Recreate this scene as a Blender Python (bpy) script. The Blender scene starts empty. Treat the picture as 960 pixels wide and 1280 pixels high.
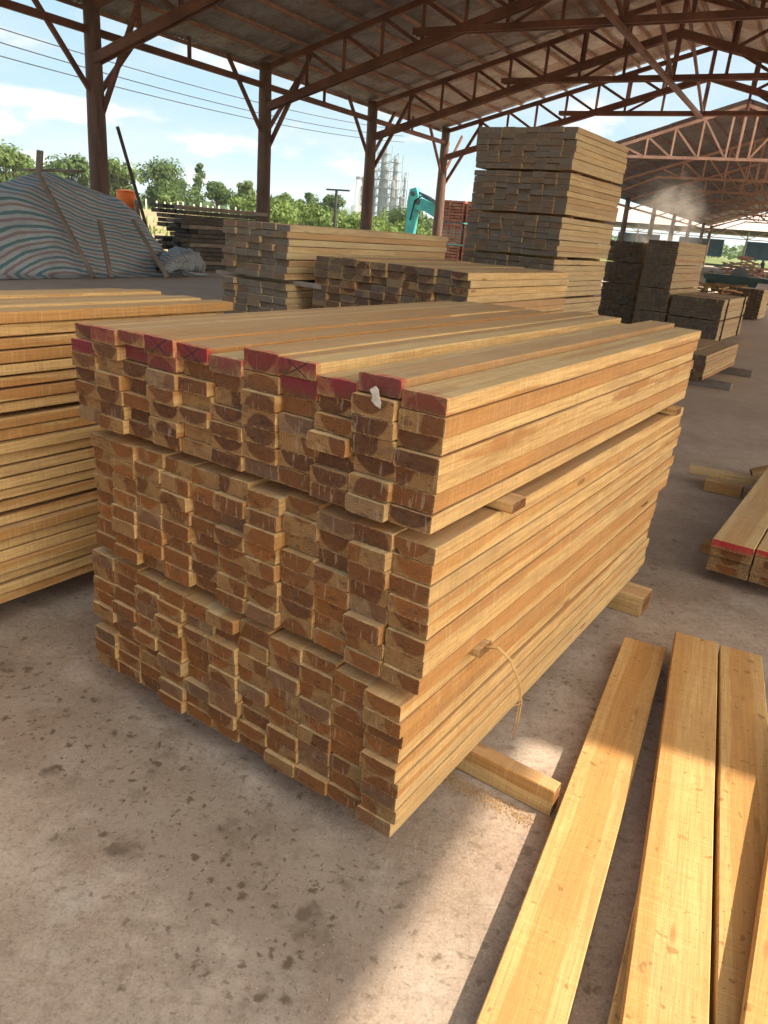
import bpy, bmesh, math, random
from mathutils import Vector, Matrix, noise
R = random.Random(7)
sc = bpy.context.scene
COL = sc.collection
rad = math.radians

# ------------------------------------------------------------------ frames
def frame(yaw):
    s = rad(yaw)
    return Vector((math.sin(s), math.cos(s), 0)), Vector((math.cos(s), -math.sin(s), 0))
SU, SV = frame(28.5)      # shed: U along the ridge, V towards the sunny side
TU, TV = frame(33.15)     # lumber stacks: u along the boards, v towards the left
TL = -TV
Z = Vector((0, 0, 1))
def S(u, v, z=0.0): return SU*u + SV*v + Z*z
def T(u, v, z=0.0): return TU*u + TL*v + Z*z
TANG = math.atan2(TU.y, TU.x)
SANG = math.atan2(SU.y, SU.x)

# ------------------------------------------------------------------ node helpers
class NT:
    def __init__(s, name, world=False):
        if world:
            s.m = bpy.data.worlds.new(name)
        else:
            s.m = bpy.data.materials.new(name)
        s.m.use_nodes = True
        s.t = s.m.node_tree
        s.t.nodes.clear()
    def n(s, typ, inp=None, **kw):
        nd = s.t.nodes.new(typ)
        for k, v in kw.items(): setattr(nd, k, v)
        for k, v in (inp or {}).items(): s.set(nd.inputs[k], v)
        return nd
    def set(s, sock, v):
        if isinstance(v, bpy.types.Node): v = v.outputs[0]
        if isinstance(v, bpy.types.NodeSocket): s.t.links.new(v, sock)
        else:
            if sock.type == 'RGBA' and len(v) == 3: v = (*v, 1)
            sock.default_value = v
    def math(s, op, a, b=None, c=None, clamp=False):
        nd = s.n('ShaderNodeMath', operation=op, use_clamp=clamp)
        for i, v in enumerate((a, b, c)):
            if v is not None: s.set(nd.inputs[i], v)
        return nd.outputs[0]
    def mix(s, f, a, b, blend='MIX'):
        nd = s.n('ShaderNodeMix', data_type='RGBA', blend_type=blend)
        s.set(nd.inputs[0], f); s.set(nd.inputs[6], a); s.set(nd.inputs[7], b)
        return nd.outputs[2]
    def mapr(s, v, a, b, c=0.0, d=1.0, smooth=False):
        nd = s.n('ShaderNodeMapRange', interpolation_type='SMOOTHSTEP' if smooth else 'LINEAR')
        for i, x in enumerate((v, a, b, c, d)): s.set(nd.inputs[i], x)
        return nd.outputs[0]
    def noise(s, vec, scale, detail=3, rough=.55, dist=0, col=False):
        nd = s.n('ShaderNodeTexNoise', {'Scale': scale, 'Detail': detail, 'Roughness': rough, 'Distortion': dist})
        if vec is not None: s.set(nd.inputs['Vector'], vec)
        return nd.outputs['Color' if col else 'Fac']
    def mapping(s, vec, scale=(1, 1, 1), loc=(0, 0, 0), rot=(0, 0, 0)):
        nd = s.n('ShaderNodeMapping'); s.set(nd.inputs[0], vec)
        nd.inputs[1].default_value = loc; nd.inputs[2].default_value = rot; nd.inputs[3].default_value = scale
        return nd.outputs[0]
    def bump(s, h, strength=.3, dist=.01, normal=None):
        nd = s.n('ShaderNodeBump', {'Strength': strength, 'Distance': dist, 'Height': h})
        if normal is not None: s.set(nd.inputs['Normal'], normal)
        return nd.outputs[0]
    def out(s, color, rough=.8, normal=None, spec=.3, metal=0.0, **kw):
        b = s.n('ShaderNodeBsdfPrincipled')
        s.set(b.inputs['Base Color'], color); s.set(b.inputs['Roughness'], rough)
        s.set(b.inputs['Specular IOR Level'], spec); s.set(b.inputs['Metallic'], metal)
        if normal is not None: s.set(b.inputs['Normal'], normal)
        for k, v in kw.items(): s.set(b.inputs[k.replace('_', ' ')], v)
        o = s.n('ShaderNodeOutputMaterial'); s.t.links.new(b.outputs[0], o.inputs[0])
        return s.m

# ------------------------------------------------------------------ materials
def wood(name, red=0, cross=False, spots=False, gain=1.0, dust=(.43, .305, .175)):
    DUST = dust
    t = NT(name)
    tc = t.n('ShaderNodeTexCoord'); oi = t.n('ShaderNodeObjectInfo')
    P0 = tc.outputs['Object']
    sp = t.n('ShaderNodeSeparateXYZ', {0: P0})
    px, py, pz = sp.outputs
    cc = t.n('ShaderNodeSeparateColor', {0: oi.outputs['Color']})
    cr, cg, tone = cc.outputs
    weather = oi.outputs['Alpha']
    rnd = oi.outputs['Random']
    off = t.n('ShaderNodeCombineXYZ', {0: t.math('MULTIPLY', rnd, 91.7), 1: t.math('MULTIPLY', rnd, 37.3), 2: t.math('MULTIPLY', rnd, 13.9)})
    va = t.n('ShaderNodeVectorMath', {0: P0, 1: off.outputs[0]}, operation='ADD').outputs[0]
    # pith distance: the same heartwood figure carries over ends and faces
    w1 = t.noise(t.mapping(va, (1.1, 4.5, 4.5)), 1.6, 3, .5)
    w2 = t.noise(t.mapping(va, (1.3, 4.5, 4.5), (5, 9, 2)), 1.6, 3, .5)
    yy = t.math('ADD', t.math('SUBTRACT', py, t.math('MULTIPLY', t.math('SUBTRACT', cr, .5), .2)), t.math('MULTIPLY', t.math('SUBTRACT', w1, .5), .05))
    zz = t.math('ADD', t.math('SUBTRACT', pz, t.math('MULTIPLY', t.math('SUBTRACT', cg, .5), .16)), t.math('MULTIPLY', t.math('SUBTRACT', w2, .5), .034))
    r = t.math('SQRT', t.math('ADD', t.math('MULTIPLY', yy, yy), t.math('MULTIPLY', zz, zz)))
    heart = t.mapr(t.math('ADD', r, t.math('MULTIPLY', t.math('SUBTRACT', t.noise(t.mapping(va, (20, 60, 60)), 1, 3), .5), .007)), .0655, .0595, 0, 1, True)
    gn = t.n('ShaderNodeNewGeometry')
    vt = t.n('ShaderNodeVectorTransform', {0: gn.outputs['True Normal']}, vector_type='NORMAL', convert_from='WORLD', convert_to='OBJECT')
    nrm = t.n('ShaderNodeVectorMath', {0: vt.outputs[0]}, operation='NORMALIZE').outputs[0]
    nx = t.math('ABSOLUTE', t.n('ShaderNodeSeparateXYZ', {0: nrm}).outputs[0])
    isend = t.mapr(nx, .55, .75)
    streak = t.noise(t.mapping(va, (2.2, 60, 60)), 1.5, 4, .65)
    fine = t.noise(t.mapping(va, (9, 260, 260)), 1.0, 2, .6)
    rings = t.math('SINE', t.math('ADD', t.math('MULTIPLY', r, 1500), t.math('MULTIPLY', streak, 7)))
    heart_side = t.mix(tone, (.45, .200, .058), (.58, .305, .096))
    sap_side = t.mix(t.noise(t.mapping(va, (.8, 6, 6)), 2, 2), (.64, .385, .138), (.74, .51, .225))
    side = t.mix(heart, sap_side, heart_side)
    side = t.mix(t.mapr(streak, .38, .68, 0, .55), side, (.30, .14, .045))
    side = t.mix(t.mapr(fine, .45, .75, 0, .40), side, (.30, .155, .06))
    side = t.mix(t.mapr(rings, .2, 1, 0, .13), side, (.30, .14, .045))
    # band-saw marks across the board
    saw = t.math('SINE', t.math('ADD', t.math('MULTIPLY', px, 720), t.math('MULTIPLY', t.noise(va, 6, 2), 26)))
    sawm = t.math('MULTIPLY', t.mapr(saw, -.2, 1), t.mapr(t.noise(t.mapping(va, (1, 4, 4)), 3, 2), .40, .7))
    side = t.mix(t.math('MULTIPLY', sawm, .28), side, (.40, .20, .06))
    xs_ = t.noise(t.mapping(va, (150, 5, 5)), 1.0, 2, .6)
    side = t.mix(t.mapr(xs_, .54, .72, 0, .34), side, (.30, .155, .055))
    side = t.mix(t.mapr(xs_, .44, .30, 0, .22), side, (.78, .58, .30))
    gritn = t.noise(t.mapping(va, (60, 140, 140)), 1.0, 2, .6)
    side = t.mix(t.mapr(gritn, .62, .72, 0, .45), side, (.24, .125, .05))
    # knots
    vk = t.n('ShaderNodeTexVoronoi', {'Vector': t.mapping(va, (2.2, 9, 9)), 'Scale': 1.0})
    kn = t.mapr(vk.outputs['Distance'], .05, .11, 1, 0, True)
    side = t.mix(t.math('MULTIPLY', kn, .7), side, (.17, .075, .025))
    grime = t.noise(va, 2.2, 5, .65)
    side = t.mix(t.mapr(grime, .48, .72, 0, .38), side, (.25, .165, .085))
    side = t.mix(t.math('MULTIPLY', weather, .55), side, t.mix(streak, (.47, .385, .235), (.33, .265, .165)))
    # dust settled on upward faces
    up = t.mapr(t.n('ShaderNodeSeparateXYZ', {0: gn.outputs['True Normal']}).outputs[2], .8, .95)
    dn = t.noise(t.mapping(va, (1.2, 5, 5)), 2.5, 5, .65)
    side = t.mix(t.math('MULTIPLY', up, t.mapr(dn, .3, .7, .15, .62)), side, DUST)
    # ends
    en = t.noise(t.mapping(va, (30, 30, 30)), 1.5, 4, .65)
    hend = t.mix(tone, (.078, .031, .017), (.37, .145, .034))
    hend = t.mix(t.mapr(en, .38, .66, 0, .5), hend, (.22, .088, .026))
    send = t.mix(en, (.27, .155, .064), (.45, .285, .128))
    e = t.mix(t.math('MULTIPLY', heart, .93), send, hend)
    e = t.mix(t.mapr(t.math('SINE', t.math('ADD', t.math('MULTIPLY', r, 1050), t.math('MULTIPLY', en, 5))), -.1, .9, 0, .34), e, (.075, .032, .015))
    big = t.noise(t.mapping(va, (6, 9, 18)), 1.6, 3, .6)
    e = t.mix(t.mapr(big, .52, .72, 0, .6), e, (.13, .085, .055))
    st = t.noise(t.mapping(va, (7, 22, 40), (3, 1, 8)), 1.2, 4, .7)
    e = t.mix(t.mapr(st, .57, .67, 0, .6), e, (.060, .028, .016))
    speck = t.noise(t.mapping(va, (90, 230, 230)), 1.0, 3, .7)
    e = t.mix(t.mapr(speck, .54, .72, 0, .38), e, (.05, .024, .014))
    e = t.mix(t.mapr(speck, .42, .28, 0, .22), e, (.50, .30, .13))
    # dried sap and wax running down the ends
    dr = t.noise(t.mapping(va, (30, 110, 16)), 1.0, 2, .5)
    drm = t.math('MULTIPLY', t.mapr(dr, .60, .66), t.mapr(t.noise(va, 9, 1), .47, .58))
    e = t.mix(t.math('MULTIPLY', drm, .46), e, (.48, .40, .31))
    # splinters along the lower edges of the ends
    ed = t.math('MAXIMUM', t.mapr(t.math('ABSOLUTE', pz), .0185, .0225), t.mapr(t.math('ABSOLUTE', py), .0525, .0575))
    edm = t.math('MULTIPLY', ed, t.mapr(t.noise(t.mapping(va, (20, 90, 90)), 1, 3), .44, .62))
    e = t.mix(t.math('MULTIPLY', edm, .6), e, (.55, .40, .22))
    # fine checks
    ck = t.noise(t.mapping(va, (10, 25, 160)), 1.0, 3, .7)
    e = t.mix(t.mapr(ck, .60, .68, 0, .5), e, (.035, .018, .010))
    e = t.mix(1.0, e, (.70, .60, .50), 'MULTIPLY')
    e = t.mix(t.math('MULTIPLY', weather, .92), e, t.mix(en, (.060, .047, .035), (.20, .162, .118)))
    if red:
        rn = t.noise(t.mapping(va, (20, 12, 12)), 2, 4, .7)
        zl = t.math('ADD', t.math('ADD', pz, t.math('MULTIPLY', t.math('SUBTRACT', t.math('FRACT', t.math('MULTIPLY', rnd, 5.7)), .4), .030)), t.math('MULTIPLY', t.math('SUBTRACT', rn, .5), .045))
        rm = t.math('MULTIPLY', t.mapr(zl, -.018, .006), t.mapr(rn, .30, .52, .35, .95))
        rcol = (.150, .014, .020) if red == 1 else (.42, .025, .03)
        if red == 1: rm = t.math('MULTIPLY', rm, t.mapr(t.math('FRACT', t.math('MULTIPLY', rnd, 17.3)), .1, .6, .5, .9))
        e = t.mix(rm, e, rcol)
        nearend = t.mapr(px, t.math('ADD', -1.150, 0.012), t.math('ADD', -1.150, .028), 1, 0) if red == 1 else 0.0
        if red == 1:
            side = t.mix(t.math('MULTIPLY', t.math('MULTIPLY', nearend, t.mapr(rn, .42, .6)), .8), side, (.45, .03, .04))
    if cross:
        for sgn in (1, -1):
            dline = t.math('ABSOLUTE', t.math('SUBTRACT', t.math('MULTIPLY', py, .62*sgn), t.math('ADD', pz, -.001)))
            lm = t.math('MULTIPLY', t.mapr(dline, .0018, .0032, 1, 0), t.mapr(t.math('ABSOLUTE', py), .030, .034, 1, 0))
            e = t.mix(t.math('MULTIPLY', lm, .8), e, (.03, .012, .014))
    if spots:
        for sc_, th, colr in ((10, .15, (.19, .09, .032)), (22, .19, (.17, .08, .03)), (60, .20, (.15, .07, .026))):
            vo = t.n('ShaderNodeTexVoronoi', {'Vector': t.n('ShaderNodeVectorMath', {0: va, 1: t.mapping(t.noise(va, 30, 2, col=True), (.045, .045, .045))}, operation='ADD'), 'Scale': sc_})
            sel = t.mapr(t.n('ShaderNodeSeparateColor', {0: vo.outputs['Color']}).outputs[0], .62, .66)
            side = t.mix(t.math('MULTIPLY', t.math('MULTIPLY', t.mapr(vo.outputs['Distance'], th*.7, th, .55, 0), sel), 1.0), side, colr)
    colr = t.mix(isend, side, e)
    if gain != 1.0:
        colr = t.mix(1.0, colr, (gain, gain, gain), 'MULTIPLY')
    h = t.math('ADD', t.math('MULTIPLY', streak, .8), t.math('ADD', t.math('MULTIPLY', fine, .7), t.math('MULTIPLY', sawm, .35)))
    h = t.mix(isend, h, t.math('ADD', en, t.math('MULTIPLY', t.noise(t.mapping(va, (60, 120, 120)), 2, 3), 1.2)))
    return t.out(colr, t.mapr(streak, .3, .7, .62, .85), t.bump(h, .55, .0022), .28)

M = {}
M['wood'] = wood('sawn_teak')
M['wood_red'] = wood('sawn_teak_red_paint', red=1)
M['wood_cross'] = wood('sawn_teak_red_cross', red=1, cross=True)
M['wood_red2'] = wood('sawn_teak_red_stripe', red=2)
M['plank'] = wood('sawn_plank', spots=True, gain=1.0, dust=(.46, .235, .070))

def simple(name, c1, c2, scale=3.0, rough=.8, bump=.3, detail=5, stretch=(1, 1, 1), spec=.3, dist=.02, metal=0.0, lo=.35, hi=.65):
    t = NT(name); tc = t.n('ShaderNodeTexCoord')
    v = t.mapping(tc.outputs['Object'], stretch)
    n = t.noise(v, scale, detail, .62)
    c = t.mix(t.mapr(n, lo, hi), c1, c2)
    n2 = t.noise(v, scale*7, 3, .6)
    c = t.mix(t.mapr(n2, .5, .8, 0, .35), c, tuple(x*.45 for x in c1))
    return t.out(c, rough, t.bump(t.math('ADD', n, t.math('MULTIPLY', n2, .4)), bump, dist), spec, metal)
M['log'] = simple('red_brown_log_post', (.105, .060, .044), (.185, .108, .078), 1.5, .8, .6, stretch=(5, 5, .5))
M['truss'] = simple('red_oxide_timber', (.105, .040, .025), (.20, .084, .052), 1.2, .65, .3)
M['truss_pale'] = simple('pale_pink_timber', (.36, .18, .12), (.50, .29, .20), 1.2, .7, .3)
M['purlin'] = simple('dusty_purlin', (.20, .10, .065), (.34, .20, .135), 1.2, .75, .3)
M['greywood'] = simple('weathered_grey_wood', (.17, .125, .095), (.30, .235, .18), 2.0, .85, .5, stretch=(1, 1, 4))
M['darkwood'] = simple('dark_wet_wood', (.05, .04, .033), (.12, .09, .066), 2.0, .8, .5)
M['black'] = simple('black_strap', (.015, .015, .017), (.03, .03, .03), 4, .5, .1)
M['wire'] = simple('black_cable', (.03, .03, .035), (.05, .05, .055), 4, .6, .1)
M['white'] = simple('white_concrete_post', (.62, .60, .55), (.76, .74, .69), 3, .8, .2)
M['plant'] = simple('pale_steel_plant', (.14, .14, .145), (.27, .265, .26), .15, .7, .1)
M['teal'] = simple('teal_machine_paint', (.045, .30, .29), (.07, .47, .44), 2.6, .5, .2, spec=.5)
M['tealdark'] = simple('dark_hydraulic_steel', (.04, .05, .055), (.09, .10, .11), 3, .4, .1, metal=.5)
M['orange'] = simple('orange_plastic', (.80, .16, .02), (.88, .22, .035), 2, .5, .1)
M['glass'] = simple('dark_cab_glass', (.02, .03, .03), (.04, .05, .05), 1, .1, .05, spec=.6)
M['hill'] = simple('far_hill_forest', (.05, .085, .055), (.08, .115, .07), .01, .95, .2)
M['trunk'] = simple('tree_bark', (.09, .065, .045), (.16, .12, .085), 4, .9, .6)
M['redlumber'] = simple('reddish_sawn_lumber', (.30, .125, .085), (.46, .23, .16), 1.4, .8, .4, stretch=(1, 1, 9))
M['machine'] = simple('dark_green_machine', (.025, .05, .042), (.05, .085, .07), 3, .5, .2)
M['cloth'] = simple('blue_grey_work_clothes', (.06, .085, .13), (.10, .13, .18), 9, .9, .3)
M['trousers'] = simple('dark_trousers', (.025, .028, .035), (.045, .05, .06), 9, .9, .3)
M['skin'] = simple('person_skin', (.28, .15, .10), (.34, .19, .13), 9, .6, .1)
M['hair'] = simple('dark_hair', (.012, .01, .009), (.02, .017, .015), 30, .6, .3)
M['farroof'] = simple('pale_pink_sheet_roof', (.55, .40, .34), (.70, .56, .49), .6, .7, .2, stretch=(1, 6, 1))
M['bluesheet'] = simple('blue_sheet', (.10, .25, .40), (.16, .34, .50), .6, .6, .1)
M['bark_strip'] = simple('dry_bamboo_strip', (.42, .24, .08), (.60, .38, .16), 6, .6, .3)
M['resin'] = simple('pale_resin', (.36, .31, .25), (.52, .46, .38), 40, .5, .3, dist=.003)
M['redbark'] = simple('red_brown_offcuts', (.32, .15, .09), (.52, .30, .20), 1.2, .85, .5)
M['sawdust'] = simple('sawdust', (.42, .24, .09), (.60, .38, .16), 60, .95, .8, dist=.004)

def leafmat(name, c1, c2, c3):
    t = NT(name); g = t.n('ShaderNodeNewGeometry'); tc = t.n('ShaderNodeTexCoord')
    n = t.noise(tc.outputs['Object'], 1.1, 3)
    c = t.mix(t.mapr(n, .35, .65), c1, c2)
    c = t.mix(t.math('MULTIPLY', g.outputs['Random Per Island'], .7), c, c3)
    b = t.n('ShaderNodeBsdfPrincipled'); t.set(b.inputs['Base Color'], c); b.inputs['Roughness'].default_value = .55
    b.inputs['Specular IOR Level'].default_value = .3
    tr = t.n('ShaderNodeBsdfTranslucent'); t.set(tr.inputs[0], t.mix(.5, c, (.16, .22, .03)))
    mx = t.n('ShaderNodeMixShader', {0: .35, 1: b.outputs[0], 2: tr.outputs[0]})
    o = t.n('ShaderNodeOutputMaterial'); t.t.links.new(mx.outputs[0], o.inputs[0])
    return t.m
M['leaf'] = leafmat('tree_leaves', (.045, .085, .022), (.075, .125, .032), (.11, .16, .04))
M['leaf2'] = leafmat('pale_leaves', (.075, .125, .032), (.12, .18, .045), (.17, .22, .06))
M['leaf3'] = leafmat('bush_leaves', (.09, .15, .03), (.15, .22, .045), (.20, .26, .07))

def floor_mat():
    t = NT('stained_concrete'); tc = t.n('ShaderNodeTexCoord'); v = tc.outputs['Object']
    n1 = t.noise(v, .9, 5, .6); n2 = t.noise(v, 4.5, 6, .68); n3 = t.noise(v, 38, 4, .7)
    c = t.mix(t.mapr(n2, .3, .7), (.31, .230, .168), (.52, .41, .32))
    c = t.mix(t.mapr(n1, .42, .66, 0, .8), c, (.215, .150, .100))
    c = t.mix(t.mapr(t.noise(t.mapping(v, (1, 1, 1), (7, 3, 0)), 1.9, 4, .6), .50, .68, 0, .55), c, (.33, .205, .145))
    # trodden dust: pale lime bloom
    c = t.mix(t.mapr(t.noise(t.mapping(v, (1, 1, 1), (2, 8, 0)), 2.6, 5, .7), .52, .72, 0, .6), c, (.47, .40, .33))
    c = t.mix(t.mapr(n3, .50, .70, 0, .45), c, (.15, .10, .065))
    n4 = t.noise(v, 120, 3, .7)
    c = t.mix(t.mapr(n4, .52, .68, 0, .36), c, (.12, .08, .05)); c = t.mix(t.mapr(n4, .45, .32, 0, .3), c, (.56, .45, .35))
    c = t.mix(t.mapr(n3, .43, .25, 0, .35), c, (.50, .42, .34))
    wob = t.n('ShaderNodeVectorMath', {0: v, 1: t.mapping(t.noise(v, 18, 4, col=True), (.085, .085, .085))}, operation='ADD').outputs[0]
    zone = t.mapr(t.noise(t.mapping(v, (1, 1, 1), (3.1, 1.7, 0)), 1.3, 3, .6), .40, .56)
    h = n3
    # damp, dripped-on band before the foot of the pile
    du_ = t.n('ShaderNodeVectorMath', {0: v, 1: TU}, operation='DOT_PRODUCT').outputs['Value']
    dv_ = t.n('ShaderNodeVectorMath', {0: v, 1: TL}, operation='DOT_PRODUCT').outputs['Value']
    wv = t.math('MULTIPLY', t.math('SUBTRACT', t.noise(t.mapping(v, (1, 1, 1), (9, 2, 0)), 4, 4, .65), .5), .55)
    band = t.mapr(t.math('ABSOLUTE', t.math('SUBTRACT', t.math('ADD', du_, wv), 1.10)), .12, .34, 1, 0, True)
    band = t.math('MULTIPLY', band, t.mapr(dv_, .45, .8))
    zone = t.math('MAXIMUM', t.math('MULTIPLY', zone, .45), band)
    c = t.mix(t.math('MULTIPLY', band, .60), c, (.20, .142, .098))
    for s_, th, sl, k in ((7, .20, .45, .75), (14, .27, .25, .90), (26, .30, .22, .85), (55, .32, .30, .7)):
        vo = t.n('ShaderNodeTexVoronoi', {'Vector': wob, 'Scale': s_})
        rr = t.n('ShaderNodeSeparateColor', {0: vo.outputs['Color']})
        sel = t.mapr(rr.outputs[0], t.math('SUBTRACT', sl+.10, t.math('MULTIPLY', band, .5)), t.math('SUBTRACT', sl+.28, t.math('MULTIPLY', band, .5)))
        rad_ = t.math('MULTIPLY', t.math('ADD', t.math('MULTIPLY', rr.outputs[1], .7), .3), th)
        sp = t.mapr(vo.outputs['Distance'], t.math('MULTIPLY', rad_, .45), t.math('ADD', rad_, .06), 1, 0, True)
        zz = t.math('ADD', .38, t.math('MULTIPLY', zone, .62))
        c = t.mix(t.math('MULTIPLY', t.math('MULTIPLY', sp, sel), t.math('MULTIPLY', zz, k)), c, (.100, .064, .039))
    c = t.mix(t.math('MULTIPLY', t.mapr(t.noise(t.mapping(v, (1, 1, 1), (4, 6, 0)), 7, 5, .7), .53, .66), t.math('MULTIPLY', zone, .6)), c, (.135, .092, .06))
    # pale grit
    vg = t.n('ShaderNodeTexVoronoi', {'Vector': v, 'Scale': 85})
    g = t.math('MULTIPLY', t.mapr(vg.outputs['Distance'], .10, .2, 1, 0), t.mapr(t.n('ShaderNodeSeparateColor', {0: vg.outputs['Color']}).outputs[0], .86, .9))
    c = t.mix(t.math('MULTIPLY', g, .6), c, (.60, .50, .38))
    # hairline scratches
    sc1 = t.noise(t.mapping(v, (1.2, 16, 1), rot=(0, 0, .7)), 2.5, 4, .7, .6)
    c = t.mix(t.mapr(t.math('ABSOLUTE', t.math('SUBTRACT', sc1, .5)), 0, .012, .22, 0), c, (.17, .115, .078))
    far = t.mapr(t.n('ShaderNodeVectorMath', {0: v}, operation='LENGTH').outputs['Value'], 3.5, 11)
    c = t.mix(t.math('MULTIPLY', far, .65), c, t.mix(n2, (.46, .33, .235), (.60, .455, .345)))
    ht = t.math('ADD', t.math('MULTIPLY', n2, .7), t.math('ADD', t.math('MULTIPLY', n3, .5), t.math('MULTIPLY', g, .6)))
    return t.out(c, t.mapr(n2, .3, .7, .70, .92), t.bump(ht, .55, .006), .25)
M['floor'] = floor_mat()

def ground_mat():
    t = NT('field_earth_and_grass'); tc = t.n('ShaderNodeTexCoord'); v = tc.outputs['Object']
    n1 = t.noise(v, .09, 5, .6); n2 = t.noise(v, 1.3, 5, .65)
    c = t.mix(t.mapr(n2, .3, .7), (.28, .20, .11), (.38, .29, .165))
    g = t.mix(n2, (.09, .12, .035), (.20, .22, .07))
    far = t.mapr(t.n('ShaderNodeVectorMath', {0: v}, operation='LENGTH').outputs['Value'], 60, 110)
    c = t.mix(t.math('MAXIMUM', t.mapr(n1, .50, .60), far), c, g)
    return t.out(c, .95, t.bump(n2, .5, .05), .1)
M['ground'] = ground_mat()

def roof_mat(name='rusty_corrugated_sheet', g=1.0):
    t = NT(name); tc = t.n('ShaderNodeTexCoord'); v = tc.outputs['Object']
    n1 = t.noise(v, .7, 5, .65); n2 = t.noise(t.mapping(v, (1, 3, 1)), 2.4, 5, .7)
    c = t.mix(t.mapr(n1, .35, .65), (.21, .185, .170), (.38, .345, .320))
    vr_ = t.mapping(t.mapping(v, rot=(0, 0, -SANG)), (1/.91, 1/4.0, 0))
    fl = t.n('ShaderNodeVectorMath', {0: vr_}, operation='FLOOR').outputs[0]
    wn = t.n('ShaderNodeTexWhiteNoise', {'Vector': fl}, noise_dimensions='3D').outputs['Value']
    c = t.mix(t.mapr(wn, 0, 1, 0, .55), c, (.52, .46, .41))
    c = t.mix(t.math('MULTIPLY', t.mapr(wn, .72, .8), .6), c, (.17, .085, .05))
    c = t.mix(t.mapr(n2, .48, .70, 0, .8), c, (.20, .095, .055))
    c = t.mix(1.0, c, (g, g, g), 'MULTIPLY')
    return t.out(c, t.mapr(n2, .3, .7, .34, .6), t.bump(n2, .2, .01), .5, t.mapr(n2, .35, .6, .7, .2))
M['roof'] = roof_mat()
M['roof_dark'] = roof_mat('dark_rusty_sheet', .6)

def tarp_mat():
    t = NT('striped_woven_tarpaulin')
    a = t.n('ShaderNodeAttribute', attribute_name='stripe')
    tc = t.n('ShaderNodeTexCoord'); v = tc.outputs['Object']
    s = t.math('ADD', a.outputs['Fac'], t.math('MULTIPLY', t.math('SUBTRACT', t.noise(v, 2.2, 2), .5), .05))
    f = t.math('FRACT', t.math('DIVIDE', s, .165))
    cr = t.n('ShaderNodeValToRGB', {0: f}); r = cr.color_ramp; r.interpolation = 'LINEAR'
    white = (.40, .415, .415, 1); redc = (.285, .19, .185, 1); grn = (.085, .185, .20, 1)
    seq = [(0, white), (.20, white), (.23, redc), (.42, redc), (.45, white), (.66, white), (.69, grn), (.90, grn), (.93, white)]
    r.elements[0].position = 0; r.elements[0].color = white
    r.elements[1].position = .93; r.elements[1].color = white
    for p, c in seq[1:-1]:
        e = r.elements.new(p); e.color = c
    n = t.noise(v, 3, 5, .65)
    c = t.mix(t.mapr(n, .4, .75, 0, .5), cr.outputs[0], (.22, .215, .20))
    return t.out(c, .6, t.bump(t.math('ADD', n, t.noise(v, 9, 4, .6)), .5, .04), .35)
M['tarp'] = tarp_mat()

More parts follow.
